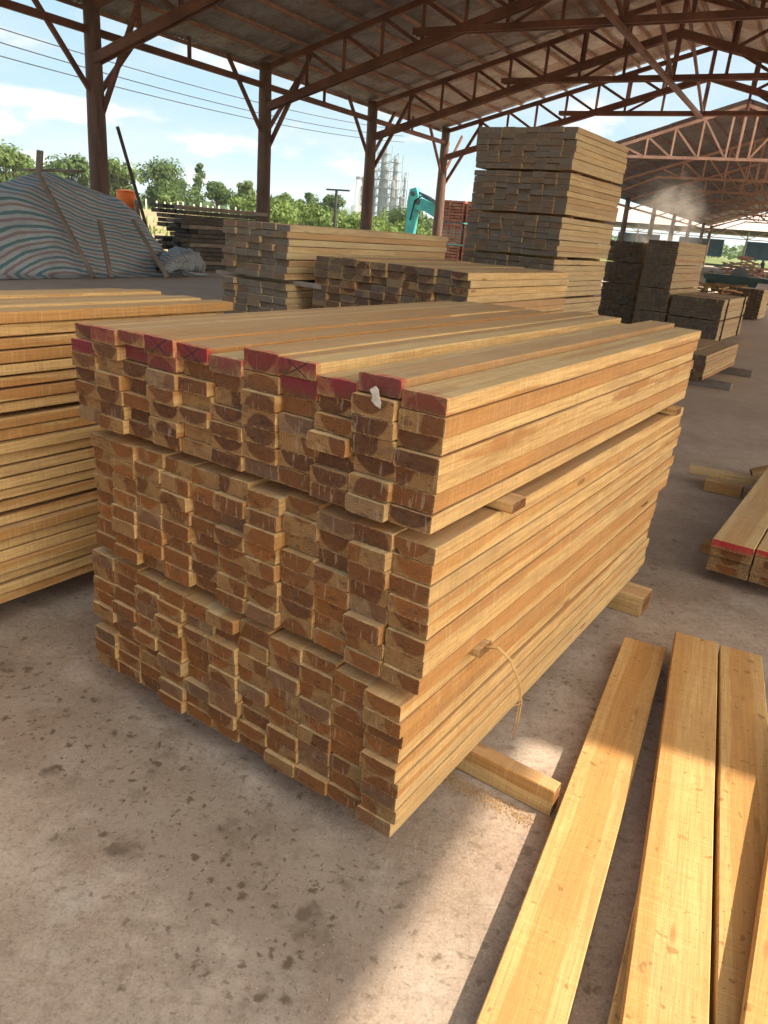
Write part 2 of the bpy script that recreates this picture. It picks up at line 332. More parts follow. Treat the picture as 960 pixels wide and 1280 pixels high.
# ------------------------------------------------------------------ mesh building
class MB:
    def __init__(s): s.v = []; s.f = []
    def add(s, vs, fs):
        o = len(s.v); s.v += [Vector(p) for p in vs]; s.f += [tuple(i+o for i in f) for f in fs]
        return s
    def box(s, c, size, ax=None):
        ax = ax or (Vector((1, 0, 0)), Vector((0, 1, 0)), Z)
        h = [ax[i]*size[i]*.5 for i in range(3)]
        c = Vector(c)
        vs = [c+h[0]*a+h[1]*b+h[2]*d for a in (-1, 1) for b in (-1, 1) for d in (-1, 1)]
        return s.add(vs, [(0, 1, 3, 2), (4, 6, 7, 5), (0, 4, 5, 1), (2, 3, 7, 6), (0, 2, 6, 4), (1, 5, 7, 3)])
    def beam(s, p, q, w, h, up=Z):
        """a squared timber with slightly eased edges"""
        p = Vector(p); q = Vector(q); d = (q-p).normalized()
        sd = d.cross(up)
        if sd.length < 1e-4: sd = d.cross(Vector((1, 0, 0)))
        sd.normalize(); u = sd.cross(d)
        b = min(w, h)*.08
        sec = [(-w/2+b, -h/2), (w/2-b, -h/2), (w/2, -h/2+b), (w/2, h/2-b), (w/2-b, h/2), (-w/2+b, h/2), (-w/2, h/2-b), (-w/2, -h/2+b)]
        vs = [e+sd*x+u*y for e in (p, q) for x, y in sec]
        fs = [(i, (i+1) % 8, 8+(i+1) % 8, 8+i) for i in range(8)] + [tuple(range(7, -1, -1)), tuple(range(8, 16))]
        return s.add(vs, fs)
    def tube(s, pts, r, n=8, caps=True):
        pts = [Vector(p) for p in pts]
        rs = r if isinstance(r, (list, tuple)) else [r]*len(pts)
        vs = []
        for i, p in enumerate(pts):
            d = (pts[min(i+1, len(pts)-1)]-pts[max(i-1, 0)]).normalized()
            a = d.cross(Z) if abs(d.z) < .95 else d.cross(Vector((1, 0, 0)))
            a.normalize(); b = d.cross(a)
            vs += [p+(a*math.cos(2*math.pi*k/n)+b*math.sin(2*math.pi*k/n))*rs[i] for k in range(n)]
        fs = [(i*n+k, i*n+(k+1) % n, (i+1)*n+(k+1) % n, (i+1)*n+k) for i in range(len(pts)-1) for k in range(n)]
        if caps: fs += [tuple(range(n))[::-1], tuple((len(pts)-1)*n+k for k in range(n))]
        return s.add(vs, fs)
    def prism(s, poly, axis_pt, ex, ey, ez, depth):
        """polygon (x, y) in plane ex, ey extruded by depth along ez, centred"""
        n = len(poly); o = Vector(axis_pt)
        vs = [o+ex*x+ey*y+ez*(k*depth/2) for k in (-1, 1) for x, y in poly]
        fs = [(i, (i+1) % n, n+(i+1) % n, n+i) for i in range(n)] + [tuple(range(n))[::-1], tuple(range(n, 2*n))]
        return s.add(vs, fs)
    def mesh(s, name, mat, smooth=False, origin=None):
        me = bpy.data.meshes.new(name)
        o = Vector(origin) if origin is not None else Vector((0, 0, 0))
        me.from_pydata([p-o for p in s.v], [], s.f); me.update()
        me.materials.append(mat)
        if smooth: me.polygons.foreach_set('use_smooth', [True]*len(me.polygons))
        return me
    def build(s, name, mat, parent=None, smooth=False, origin=None):
        me = s.mesh(name, mat, smooth, origin)
        o = bpy.data.objects.new(name, me); COL.objects.link(o)
        if origin is not None: o.location = origin
        if parent: attach(o, parent)
        return o
def attach(o, parent):
    o.parent = parent
    m = parent.matrix_basis.copy(); p = parent
    while p.parent: p = p.parent; m = p.matrix_basis @ m if p.matrix_basis else m
    if parent.parent is not None: m = parent.matrix_basis if parent.parent is None else world_of(parent)
    o.matrix_parent_inverse = m.inverted()
def world_of(o):
    if o.parent is None: return o.matrix_basis.copy()
    return world_of(o.parent) @ o.matrix_parent_inverse @ o.matrix_basis
def empty(name, loc):
    o = bpy.data.objects.new(name, None); COL.objects.link(o); o.location = loc; o.empty_display_size = .2
    return o
def tag(o, label=None, cat=None, group=None, kind=None):
    if label: o['label'] = label
    if cat: o['category'] = cat
    if group: o['group'] = group
    if kind: o['kind'] = kind
    return o
ORD = ['first', 'second', 'third', 'fourth', 'fifth', 'sixth', 'seventh', 'eighth', 'ninth', 'tenth', 'eleventh', 'twelfth',
       'thirteenth', 'fourteenth', 'fifteenth', 'sixteenth', 'seventeenth', 'eighteenth', 'nineteenth', 'twentieth',
       'twenty-first', 'twenty-second', 'twenty-third', 'twenty-fourth', 'twenty-fifth', 'twenty-sixth', 'twenty-seventh']

# ------------------------------------------------------------------ sawn boards
def board_mesh(L, W, H, seed, mat, wane=0.0, detail=True):
    """one sawn board along X, centred: eased edges, slight bow, torn end edges, sometimes a waney edge"""
    r = random.Random(seed)
    b = .003
    xs = [-L/2, -L/2+.004, -L/2+.03] + [-L/2+L*k/6 for k in range(1, 6)] + [L/2-.03, L/2-.004, L/2]
    sec = []
    per = 5 if detail else 1
    def edge(p, q, k):
        return [(p[0]+(q[0]-p[0])*i/k, p[1]+(q[1]-p[1])*i/k) for i in range(k)]
    w, h = W/2, H/2
    corners = [((-w+b, -h), (w-b, -h)), ((w, -h+b), (w, h-b)), ((w-b, h), (-w+b, h)), ((-w, h-b), (-w, -h+b))]
    for i, (p, q) in enumerate(corners):
        sec += edge(p, q, (per if i % 2 == 0 else max(1, per//2))) + [q]
    n = len(sec); vs = []
    ph = r.random()*9; bow = r.uniform(-.0028, .0028); tw = r.uniform(-.022, .022)
    for i, x in enumerate(xs):
        for y, z in sec:
            oy = bow*math.sin((x/L+.5)*math.pi)*1.5; oz = bow*math.cos(ph+x*2)*.6
            j = .0009
            yy = y+oy+r.uniform(-j, j); zz = z+oz+r.uniform(-j, j)*.8
            xx = x
            if i in (0, len(xs)-1): xx = x+r.uniform(-.0007, .0007); yy *= .994; zz *= .985
            if i in (1, len(xs)-2): xx = x+r.uniform(-.001, .001)
            yy, zz = yy-zz*tw*x/L, zz+yy*tw*x/L*.6
            if wane and z < -h*.5 and abs(y) > w*.6 and y > 0:
                k = wane*max(0, math.sin(ph+x*3.1)+.3*math.sin(x*17+ph))
                yy -= k*.02; zz += k*.02
            vs.append(Vector((xx, yy, zz)))
    fs = [(i*n+k, (i+1)*n+k, (i+1)*n+(k+1) % n, i*n+(k+1) % n) for i in range(len(xs)-1) for k in range(n)]
    vs.append(Vector((-L/2, 0, 0))); vs.append(Vector((L/2, 0, 0)))
    c0, c1 = len(vs)-2, len(vs)-1; e = (len(xs)-1)*n
    fs += [(c0, k, (k+1) % n) for k in range(n)] + [(c1, e+(k+1) % n, e+k) for k in range(n)]
    mb = MB(); mb.add(vs, fs)
    me = mb.mesh('board', mat)
    return me
BW, BH, BL = .1175, .0455, 2.30
VAR = {k: [board_mesh(BL, BW, BH, 100+i, M[k], wane=(1.0 if i % 6 == 0 else 0)) for i in range(n)] for k, n in (('wood', 18), ('wood_red', 5), ('wood_cross', 3))}

def rot_z(a): return Matrix.Rotation(a, 4, 'Z')
def place(o, u, v, z, scale=(1, 1, 1), jit=.0018, flip=False):
    a = TANG+R.uniform(-jit, jit)
    o.matrix_basis = Matrix.Translation(T(u, v, z)) @ rot_z(a+(math.pi if flip else 0)) @ Matrix.Rotation(R.uniform(-.004, .004), 4, 'X') @ Matrix.Diagonal((*scale, 1))
def grain(rr=R, bright=None):
    """heartwood centre (y, z) of a board and how orange it is; returns colour and words for the look of its end"""
    tone = rr.random() if bright is None else max(0, min(1, rr.gauss(bright, .22)))
    side = 1 if rr.random() < .78 else -1
    py = rr.uniform(-.016, .016); pz = side*rr.uniform(.032, .050)
    k = rr.random()
    if k < .13: py = rr.choice((-1, 1))*rr.uniform(.05, .075); pz = side*rr.uniform(.012, .03)
    elif k < .42: pz = side*rr.uniform(0, .020)
    elif k < .50: pz = side*.078
    col = (py/.2+.5, pz/.16+.5, tone, 0)
    dark = 'dark brown' if tone < .34 else ('brown' if tone < .67 else 'orange brown')
    if abs(pz) < .021 and abs(py) < .045: look = dark+' heartwood'
    elif abs(py) > .045: look = 'pale edged '+dark
    elif pz > 0: look = dark+' pale bottomed'
    else: look = dark+' pale topped'
    return col, look

MU0 = 1.35; MV0 = .767          # near bright corner of the main pile
GROUP_MAIN = 'sawn boards stacked in the big main pile'
packs = [  # name, rows, z bottom, z top, v shift of right and left ends, u shift
    ('bottom', 9, .100, .546, -.004, 1.312, 0.0),
    ('middle', 8, .578, .979, -.034, 1.275, .004),
    ('top', 7, 1.008, 1.325, -.026, 1.305, -.006)]
TOPZ = [1.328, 1.343, 1.316, 1.339, 1.341, 1.308, 1.320, 1.326, 1.322, 1.318, 1.308]
for pname, rows, z0, z1, va, vb, du in packs:
    cw = (vb-va)/11
    for j in range(11):
        top = TOPZ[j] if pname == 'top' else z1-R.uniform(0, .012)
        th = (top-z0)/rows
        colshift = R.uniform(-.012, .012)
        z = z0
        for i in range(rows):                     # i counted from the bottom
            t_ = th*R.uniform(.92, 1.08) if i < rows-1 else top-z
            col, look = grain(bright={'top': .14, 'middle': .58, 'bottom': .66}[pname])
            redtop = pname == 'top' and i == rows-1
            red2 = pname == 'top' and i == rows-2 and j in (3, 7, 8, 10)
            kind = 'wood'
            if redtop: kind = 'wood_cross' if j in (3, 6, 7) else 'wood_red'
            elif red2: kind = 'wood_red'
            me = R.choice(VAR[kind])
            o = bpy.data.objects.new('sawn_board', me); COL.objects.link(o)
            su = R.uniform(-.012, .012)+colshift+du
            if R.random() < .11: su += R.choice((-1, 1))*R.uniform(.008, .018)
            ls = R.uniform(.985, 1.012)
            wsc = (cw-.0012)/BW*R.uniform(.965, 1.0)
            v = MV0+va+cw*(j+.5)+R.uniform(-.003, .003)+(R.uniform(-.006, .004) if j == 0 else 0)
            place(o, MU0+su+BL*ls/2, v, z+t_/2, (ls, wsc, (t_-.0022)/BH))
            if redtop and j == 1: smeared = o
            o.color = (*col[:3], .0 if R.random() < .9 else .30)
            rw = 'topmost' if i == rows-1 else ('lowest' if i == 0 else ORD[rows-1-i]+'-from-top')
            lk = 'red painted' if kind == 'wood_red' else ('red painted, black crossed' if kind == 'wood_cross' else look)
            side = 'column at bright corner' if j == 0 else ('column farthest from bright corner' if j == 10 else ORD[j]+' column from bright corner')
            tag(o, f"{lk} board end, {rw} in {side}, {pname} pack", 'board', GROUP_MAIN)
            z += t_
# a smear of resin on the painted end beside the bright corner
mb = MB()
pts = [(-.020, .018), (-.004, .030), (.006, .022), (.010, .004), (.020, -.008), (.018, -.026), (.002, -.020), (-.012, -.010), (-.010, .004)]
ctr = T(MU0-.019, MV0-.026+.121*1.45, 1.296)
mb.prism([(x*.85, y*.85) for x, y in pts], ctr, TV, Z, -TU, .004)
tag(mb.build('resin_smear', M['resin'], smeared), 'pale lump of dried resin')

def timber(name, mat, u0, v0, z0, u1, v1, z1, w, h, label, cat, group=None, color=None):
    """a squared stick between two points of the stack frame, with its own local X along it"""
    p, q = T(u0, v0, z0), T(u1, v1, z1)
    d = q-p; L = d.length
    me = board_mesh(L, w, h, R.randrange(9999), mat)
    o = bpy.data.objects.new(name, me); COL.objects.link(o)
    x = d.normalized(); y = Z.cross(x).normalized(); zz = x.cross(y)
    m = Matrix((x, y, zz)).transposed().to_4x4(); m.translation = (p+q)/2
    o.matrix_basis = m
    c = color or grain(bright=.7)[0]
    o.color = (*c[:3], 0)
    if label: tag(o, label, cat, group)
    return o
# spacers between the packs, bearers under the pile
g = 'spacer sticks in the big main pile'
timber('spacer_stick', M['wood'], MU0+.385, MV0-.062, .990, MU0+.385, MV0+1.33, .9935, .085, .028, 'pale spacer stick under top pack near the bright corner', 'spacer', g)
timber('spacer_stick', M['wood'], MU0+2.06, MV0-.060, .990, MU0+2.06, MV0+1.33, .9935, .085, .028, 'spacer stick under top pack at its far end', 'spacer', g)
timber('spacer_stick', M['wood'], MU0+.33, MV0-.050, .562, MU0+.33, MV0+1.33, .562, .07, .030, 'spacer stick under middle pack holding a loose bamboo strip', 'spacer', g)
timber('spacer_stick', M['wood'], MU0+2.0, MV0-.02, .562, MU0+2.0, MV0+1.33, .562, .07, .030, 'spacer stick under middle pack at its far end', 'spacer', g)
g = 'timber bearers under the big main pile'
timber('timber_bearer', M['wood'], 1.84, .482, .049, 1.84, 2.25, .049, .055, .096, 'orange brown timber bearer under main pile, its end beside the loose planks', 'bearer', g, (.5, .9, .9, 0))
timber('timber_bearer', M['wood'], 3.40, .655, .049, 3.40, 2.15, .049, .16, .096, 'timber bearer under far end of main pile, short end showing', 'bearer', g, (.5, .5, .45, 0))

# bamboo strip hanging from the spacer
p0 = T(MU0+.33, MV0-.05, .572)
mb = MB()
arc = [(0, 0, 0), (.02, -.035, .006), (.055, -.07, -.03), (.10, -.095, -.10), (.135, -.105, -.18), (.155, -.10, -.27), (.165, -.09, -.33)]
mb.tube([p0+TU*a*.55+TL*b+Z*c for a, b, c in arc], [.0055, .005, .004, .0032, .0026, .002, .001], 6)
mb.tube([p0+TU*(a*.52-.006)+TL*(b*.97)+Z*(c*.93+.004) for a, b, c in arc], [.004, .0036, .003, .0024, .002, .0015, .001], 6)
mb.tube([p0+TU*.052+TL*-.094+Z*-.10, p0+TU*.01+TL*-.09+Z*-.085], [.0022, .0012], 5)
mb.tube([p0+TU*.072+TL*-.104+Z*-.18, p0+TU*.03+TL*-.10+Z*-.168], [.002, .001], 5)
tag(mb.build('bamboo_strip', M['bark_strip'], smooth=True), 'split bamboo strip curling down the bright side of the main pile', 'bamboo strip')

# ------------------------------------------------------------------ pile at the left edge
LV0, LU1 = 2.675, 2.56
LL = 3.2
left_mesh = [board_mesh(LL, BW, BH, 300+i, M['wood']) for i in range(8)]
hid = MB()
NR = 24
for i in range(NR):                      # layers from the bottom
    z = .105+i*.0473+ (.012 if i >= 8 else 0) + (.012 if i >= 16 else 0)
    for j in range(5):
        if j > 0 and i < NR-1:
            c = T(LU1-LL/2+R.uniform(-.02, .02), LV0+.121*(j+.5), z+BH/2)
            hid.box(c, (LL, BW, BH), (TU, TL, Z)); continue
        o = bpy.data.objects.new('sawn_board', R.choice(left_mesh)); COL.objects.link(o)
        zz = z+BH/2
        if i == NR-1: zz += (0, .006, .0, .012, .004)[j]
        col, look = grain(bright=.6)
        place(o, LU1-LL/2+R.uniform(-.03, .03)-(.03*j if i == NR-1 else 0), LV0+.121*(j+.5)+(R.uniform(-.018, .012) if j == 0 else R.uniform(-.004, .004)), zz, (R.uniform(.98, 1.01), R.uniform(.96, 1.0), R.uniform(.82, .98)), .004)
        o.color = (*col[:3], 0)
        if j == 0 and i < NR-1:
            tag(o, f"long pale board in side of left-hand pile, {ORD[i]} layer up from floor", 'board', 'long boards of the left-hand pile')
        else:
            tag(o, 'long pale board on top of left-hand pile, '+('at the edge facing the main pile' if j == 0 else ORD[j]+' in from edge facing the main pile'), 'board', 'long boards of the left-hand pile')
hb = hid.build('stacked_boards', M['wood']); hb.color = (.5, .6, .6, 0)
tag(hb, 'pale boards packed inside the left-hand pile', 'boards', kind='stuff')
timber('timber_bearer', M['wood'], 2.02, 1.98+.45, .05, 2.02, 3.4, .05, .11, .10, 'dark timber bearer under the left-hand pile', 'bearer', None, (.5, .5, .25, 0))
timber('timber_bearer', M['wood'], .10, 2.62, .05, .10, 3.4, .05, .10, .10, 'timber bearer under near end of left-hand pile', 'bearer', None, (.5, .5, .4, 0))

# ------------------------------------------------------------------ loose planks in the sun
def plank(a, b, w, zt, th, label, extra=.45, tone=.75, roll=0.0, py=.5):
    """a, b: middle of the top face at the near and far end"""
    a = Vector((a[0], a[1], zt-th/2)); b = Vector((b[0], b[1], zt-th/2)); d = (b-a).normalized()
    a = a-d*extra
    L = (b-a).length
    me = board_mesh(L, w, th, R.randrange(9999), M['plank'])
    o = bpy.data.objects.new('loose_plank', me); COL.objects.link(o)
    y = Z.cross(d).normalized()
    m = Matrix((d, y, Z)).transposed().to_4x4(); m.translation = (a+b)/2
    o.matrix_basis = m @ Matrix.Rotation(roll, 4, 'X')
    o.color = (py, .95, tone, 0)
    return tag(o, label, 'plank', 'loose planks beside the main pile')
plank((.392, 1.095), (1.182, 2.800), .178, .060, .055, 'sunlit loose plank nearest the main pile, lying flat on the floor', tone=.82)
plank((.686, 1.075), (1.379, 2.769), .172, .126, .055, 'widest loose plank with a pale sapwood edge, between two others', tone=.95, py=.9)
plank((.868, 1.050), (1.537, 2.691), .160, .124, .052, 'orange loose plank lying tight against a wider one', tone=.70)
plank((.900, 1.022), (1.525, 2.115), .150, .178, .050, 'uppermost loose plank with a bright sapwood edge, casting shade on an orange plank', tone=.9, roll=.0, py=.8)
plank((.675, 1.12), (1.385, 2.60), .150, .070, .065, 'shaded plank down in the gap, carrying the widest loose plank', tone=.35)
plank((.885, 1.10), (1.520, 2.58), .150, .070, .065, 'shaded plank hidden under the orange loose plank', tone=.35)

# ------------------------------------------------------------------ red striped pile at the right edge
wide = [board_mesh(2.3, .205, .0465, 500+i, M['wood']) for i in range(3)]
wide_red = board_mesh(2.3, .205, .0465, 510, M['wood_red2'])
for j in range(3):
    for i in range(4):
        o = bpy.data.objects.new('wide_board', wide_red if i == 3 else wide[(i+j) % 3]); COL.objects.link(o)
        place(o, 3.98+1.15+R.uniform(-.012, .012)+(.0 if i == 3 else .01), .515-.213*(j+.5), .072+.0475*i+.024)
        c = grain(bright=.55)[0]; o.color = (*c[:3], 0)
        rw = ('lowest', 'third from top', 'second from top', 'topmost')[i]
        cl = ('column facing main pile', 'middle column', 'column farthest from main pile')[j]
        tag(o, ('red striped' if i == 3 else 'wide brown')+f' board of low right-hand pile, {rw}, {cl}', 'board', 'wide boards of the low right-hand pile')
timber('timber_bearer', M['wood'], 4.45, .62, .034, 4.45, -.4, .034, .10, .066, 'timber bearer under near end of low right-hand pile', 'bearer', None, (.5, .5, .3, 0))
timber('timber_bearer', M['wood'], 5.75, .60, .034, 5.75, -.4, .034, .10, .066, 'timber bearer under far end of low right-hand pile', 'bearer', None, (.5, .5, .3, 0))
def stick(a, b, w, h, label, name='wood_offcut', mat='wood', group=None, cat='offcut'):
    a, b = Vector(a), Vector(b); d = (b-a).normalized(); L = (b-a).length
    me = board_mesh(L, w, h, R.randrange(9999), M[mat])
    o = bpy.data.objects.new(name, me); COL.objects.link(o)
    y = Z.cross(d).normalized() if abs(d.z) < .98 else Vector((0, 1, 0)).cross(d).normalized()
    m = Matrix((d, y, d.cross(y))).transposed().to_4x4(); m.translation = (a+b)/2
    o.matrix_basis = m; c = grain(bright=.6)[0]; o.color = (*c[:3], .1)
    return tag(o, label, cat, group)
stick((2.31, 5.43, .115), (2.85, 5.19, .115), .10, .045, 'loose offcut lying across blocks behind low right-hand pile')
stick((2.40, 5.30, .045), (2.62, 5.16, .045), .09, .09, 'short block propping up a loose offcut')
stick((2.95, 5.75, .03), (3.12, 5.72, .10), .09, .05, 'small tilted chip block by low right-hand pile')
# sawdust beside the bearer end
mb = MB()
for k in range(2200):
    a = R.random(); p = T(1.80-.04*R.random()**2-.035, .52+.42*a, .002)+Vector((R.gauss(0, .014), R.gauss(0, .014), 0))
    if R.random() < .25: p = T(1.785, .47, .002)+Vector((R.gauss(0, .022), R.gauss(0, .022), 0))
    s_ = R.uniform(.0007, .0024); an = R.random()*6.3
    d = Vector((math.cos(an), math.sin(an), R.uniform(-.3, .6)))*s_*1.8; e = Vector((-math.sin(an), math.cos(an), .1))*s_
    mb.add([p-d, p+e*.6, p+d, p-e*.6+Z*s_*.6, p+Z*s_], [(0, 1, 4), (1, 2, 4), (2, 3, 4), (3, 0, 4), (0, 3, 2, 1)])
tag(mb.build('sawdust', M['sawdust']), 'pale sawdust along the foot of a bearer', 'sawdust', kind='stuff')

# ------------------------------------------------------------------ packs of lumber farther off
PV = {}
def pack(u0, v0, z0, ncol, rows, L, label, group, weather=.75, bw=.12, bh=.046, bright=.6, jit=.016, strap=False, red=False, rise=0.0):
    """right near corner at (u0, v0); boards run along u, columns go to the left"""
    e = empty('lumber_pack', T(u0, v0, z0)); tag(e, label, 'lumber pack', group)
    key = (round(L, 2),)
    if key not in PV: PV[key] = [board_mesh(L, .1175, .0455, 700+i, M['wood'], detail=False) for i in range(6)]
    rest = MB()
    cnt = 0
    inv = e.matrix_basis.inverted()
    for i in range(rows):
        for j in range(ncol):
            inner = (0 < i < rows-1) and (0 < j < ncol-1) and cnt >= 98
            o = bpy.data.objects.new('board', R.choice(PV[key])); COL.objects.link(o)
            place(o, u0+R.uniform(-jit, jit)*1.5+L/2, v0+bw*(j+.5)+R.uniform(-.004, .004), z0+bh*(i+.5)+R.uniform(-.002, .003)+rise*j, (1, (bw-.003)/.1175, (bh-.0015)/.0455*R.uniform(.95, 1)), .004)
            c = grain(bright=bright)[0]; o.color = (*c[:3], max(0, min(1, weather+R.uniform(-.38, .15))))
            o.parent = e; o.matrix_parent_inverse = inv
            cnt += 1
    if strap:
        H = rows*bh; W = ncol*bw
        for us in (.35, L-.35):
            mb = MB()
            mb.beam(T(u0+us, v0-.012, z0-.01), T(u0+us, v0-.012, z0+H+.012), .03, .006, TU)
            mb.beam(T(u0+us, v0-.012, z0+H+.013), T(u0+us, v0+W+.01, z0+H+.013), .03, .006)
            mb.build('strap', M['black'], e)
    return e
def spacers(u0, v0, z, W, L, label, group, th=.04, n=2, out=.02):
    for k in range(n):
        u = u0+(.25 if k == 0 else L-.25)
        timber('spacer_stick', M['wood'], u, v0-out, z, u, v0+W+.02, z, .07, th, label+(' at its near end' if k == 0 else ' at its far end'), 'spacer', group)
# the tall pile
ROWN = ['lowest', 'second from floor', 'third from floor', 'fourth from floor', 'third from top', 'second from top', 'topmost']
for k in range(7):
    z0 = .085+k*.360
    pack(6.67, 2.705+.008*(6-k)+R.uniform(-.006, .006)+(.0 if k > 2 else -.015), z0, 8, 7, 1.40, f'{ROWN[k]} pack of the tall pile with weathered grey ends', 'packs of the tall grey pile', .85, jit=.012, bh=.0487, bright=.4)
    spacers(6.67, 2.72, z0-.0095, .96, 1.4, f'spacer stick below {ROWN[k]} pack of tall pile', 'spacer sticks of the tall pile', .018, out=-.01)
# dark ended pile in front of it
for k in range(3):
    z0 = .10+k*.462
    pack(4.05, 2.175, z0, 10, 9, 1.58, ('lowest', 'middle', 'top')[k]+' pack of the long dark ended pile behind main pile', 'packs of the long dark ended pile', .40, bh=.0468, bright=.08, jit=.014)
    spacers(4.05, 2.175, z0-.019, 1.2, 1.58, 'spacer stick below '+('lowest', 'middle', 'top')[k]+' pack of long dark ended pile', 'spacer sticks of the long dark ended pile', .034, out=-.01)
# grey pile with sticks poking out
for k in range(4):
    z0 = .10+k*.3865
    pack(3.955, 3.535, z0, 5, 8, 2.12, ('lowest', 'second from floor', 'second from top', 'topmost')[k]+' pack of the grey pile with sticks poking out', 'packs of the grey pile with sticks', .92, bw=.124, bh=.0452, jit=.014, bright=.5)
    if k:
        timber('spacer_stick', M['greywood'], 4.06, 3.30, z0-.018, 4.10, 4.36, z0-.018, .055, .032, f'dark stick poking out of grey pile below {("", "second from floor", "second from top", "topmost")[k]} pack', 'spacer', 'sticks poking out of the grey pile')
        timber('spacer_stick', M['greywood'], 5.8, 3.50, z0-.018, 5.8, 4.2, z0-.018, .055, .032, f'spacer at far end of grey pile below {("", "second from floor", "second from top", "topmost")[k]} pack', 'spacer', 'sticks poking out of the grey pile')
# right-hand row of piles across the aisle
for k in range(4):
    pack(15.4, 3.86, .10+k*.44, 5, 9, 2.3, ('lowest', 'second from floor', 'second from top', 'topmost')[k]+' pack of the narrow dark pile beside a strapped pile', 'packs of the narrow dark pile', .95, bh=.0475, bright=.4, jit=.02)
for k in range(2):
    pack(15.4, 2.83, .11+k*.40, 8, 8, 2.4, ('lower', 'upper')[k]+' pack of the strapped pile standing along the aisle', 'packs of the strapped pile', .95, bh=.047, bright=.4, jit=.02, strap=True)
for k in range(4):
    pack(16.3, 4.80, .10+k*.425, 6, 9, 2.2, ('lowest', 'second from floor', 'second from top', 'topmost')[k]+' pack of the dark pile half hidden behind others', 'packs of the dark pile behind', .7, bh=.046, bright=.2, jit=.02)
pack(10.38, 1.955, .10, 8, 7, 2.15, 'low pale pack lying on bearers beside the aisle', None, .55, bh=.0465, bright=.5)
for k, u in enumerate((10.62, 12.2)):
    timber('timber_bearer', M['greywood'], u, 1.62, .049, u, 2.95, .049, .12, .095, ('near', 'far')[k]+' dark bearer under the low pale pack by the aisle', 'bearer', 'bearers under the low pale pack')
pack(23.9, 3.42, .05, 10, 17, 1.2, 'pale sided pack with dark ends across the aisle', None, .6, bh=.047, bright=.1, jit=.02)
timber('spacer_stick', M['wood'], 14.2, 4.75, .06, 15.0, 5.2, .55, .11, .05, 'pale board leaning at foot of dark piles', 'board')
# yellow scraps heaped on a low pack
pack(19.0, 3.35, .05, 10, 14, 1.8, 'low pack under a heap of yellow offcuts', None, .45, bh=.05)
for k in range(26):
    c = T(19.9+R.uniform(-.7, .7), 3.95+R.uniform(-.55, .55), .80+R.uniform(0, .22)); a = R.random()*6.3; l = R.uniform(.25, .7)
    d = Vector((math.cos(a), math.sin(a), R.uniform(-.15, .15)))*l/2
    stick(c-d, c+d, .10, .03, 'short yellow offcut in the heap on a low pack', 'yellow_offcut', 'wood', 'yellow offcuts heaped on the low pack')

# dark rough timbers left of the grey pile
for i in range(14):
    for j in range(3):
        z = .09+i*.128
        a = S(16.75+R.uniform(-.05, .75)*(1 if i < 9 else .45), -16.75-j*.42+R.uniform(-.06, .05), z); b = a+S(3.7+R.uniform(-.3, .2), R.uniform(-.05, .05))
        stick(a, b, .36, .112, 'rough dark timber in the open stack near the tarpaulin, '+ORD[i]+' layer up'+(', front row', ', middle row', ', back row')[j], 'rough_timber', 'greywood' if (i*5+j*3) % 4 == 1 else 'darkwood', 'rough dark timbers stacked by the tarpaulin', 'timber')

# ------------------------------------------------------------------ open shed
def log_post(p, h, r0, r1, name='post', mat=None, parent=None, seed=0):
    r = random.Random(seed); n = 14; k = 12; vs = []
    for i in range(k+1):
        t = i/k; c = Vector(p)+Z*(h*t)+Vector((.02*math.sin(3*t+seed), .02*math.cos(4*t+seed*2), 0))
        for a in range(n):
            an = 2*math.pi*a/n
            rr = (r0+(r1-r0)*t)*(1+.07*noise.noise(Vector((math.cos(an)*1.5+seed, math.sin(an)*1.5, t*5))))
            vs.append(c+Vector((math.cos(an), math.sin(an), 0))*rr)
    fs = [(i*n+a, i*n+(a+1) % n, (i+1)*n+(a+1) % n, (i+1)*n+a) for i in range(k) for a in range(n)] + [tuple(range(n))[::-1], tuple(k*n+a for a in range(n))]
    return MB().add(vs, fs).build(name, mat or M['log'], parent, smooth=True)

def roof_slope(name, u0, u1, ve, ze, vr, zr, parent, mat, over=.06, pitch=.152):
    """corrugated sheets laid over the purlins, each sheet's lower edge a little out of line"""
    mb = MB(); n = int((u1-u0)/(pitch/4)); r = random.Random(int(u0*10)+int(ve))
    rows_ = [0, .34, .67, 1]
    def corr(u): return .027*math.sin(2*math.pi*u/pitch)
    for s_ in range(3):
        ta, tb = rows_[s_], rows_[s_+1]+(.012 if s_ < 2 else 0)
        vs = []
        for i in range(n+1):
            u = u0+(u1-u0)*i/n
            sheet = int((u-u0)/.91)
            rg = random.Random(sheet*7+s_+int(ve*3)).uniform(-.05, .07) if s_ == 0 else 0
            for t in (ta, tb):
                tt = t-(rg/12 if (s_ == 0 and t == ta) else 0)
                v = ve+(vr-ve)*tt; z = ze+(zr-ze)*tt+corr(u)+s_*.022
                vs.append(S(u, v, z))
        fs = [(2*i, 2*i+1, 2*i+3, 2*i+2) for i in range(n)]
        mb.add(vs, fs)
    o = mb.build(name, mat, parent, smooth=True)
    return o

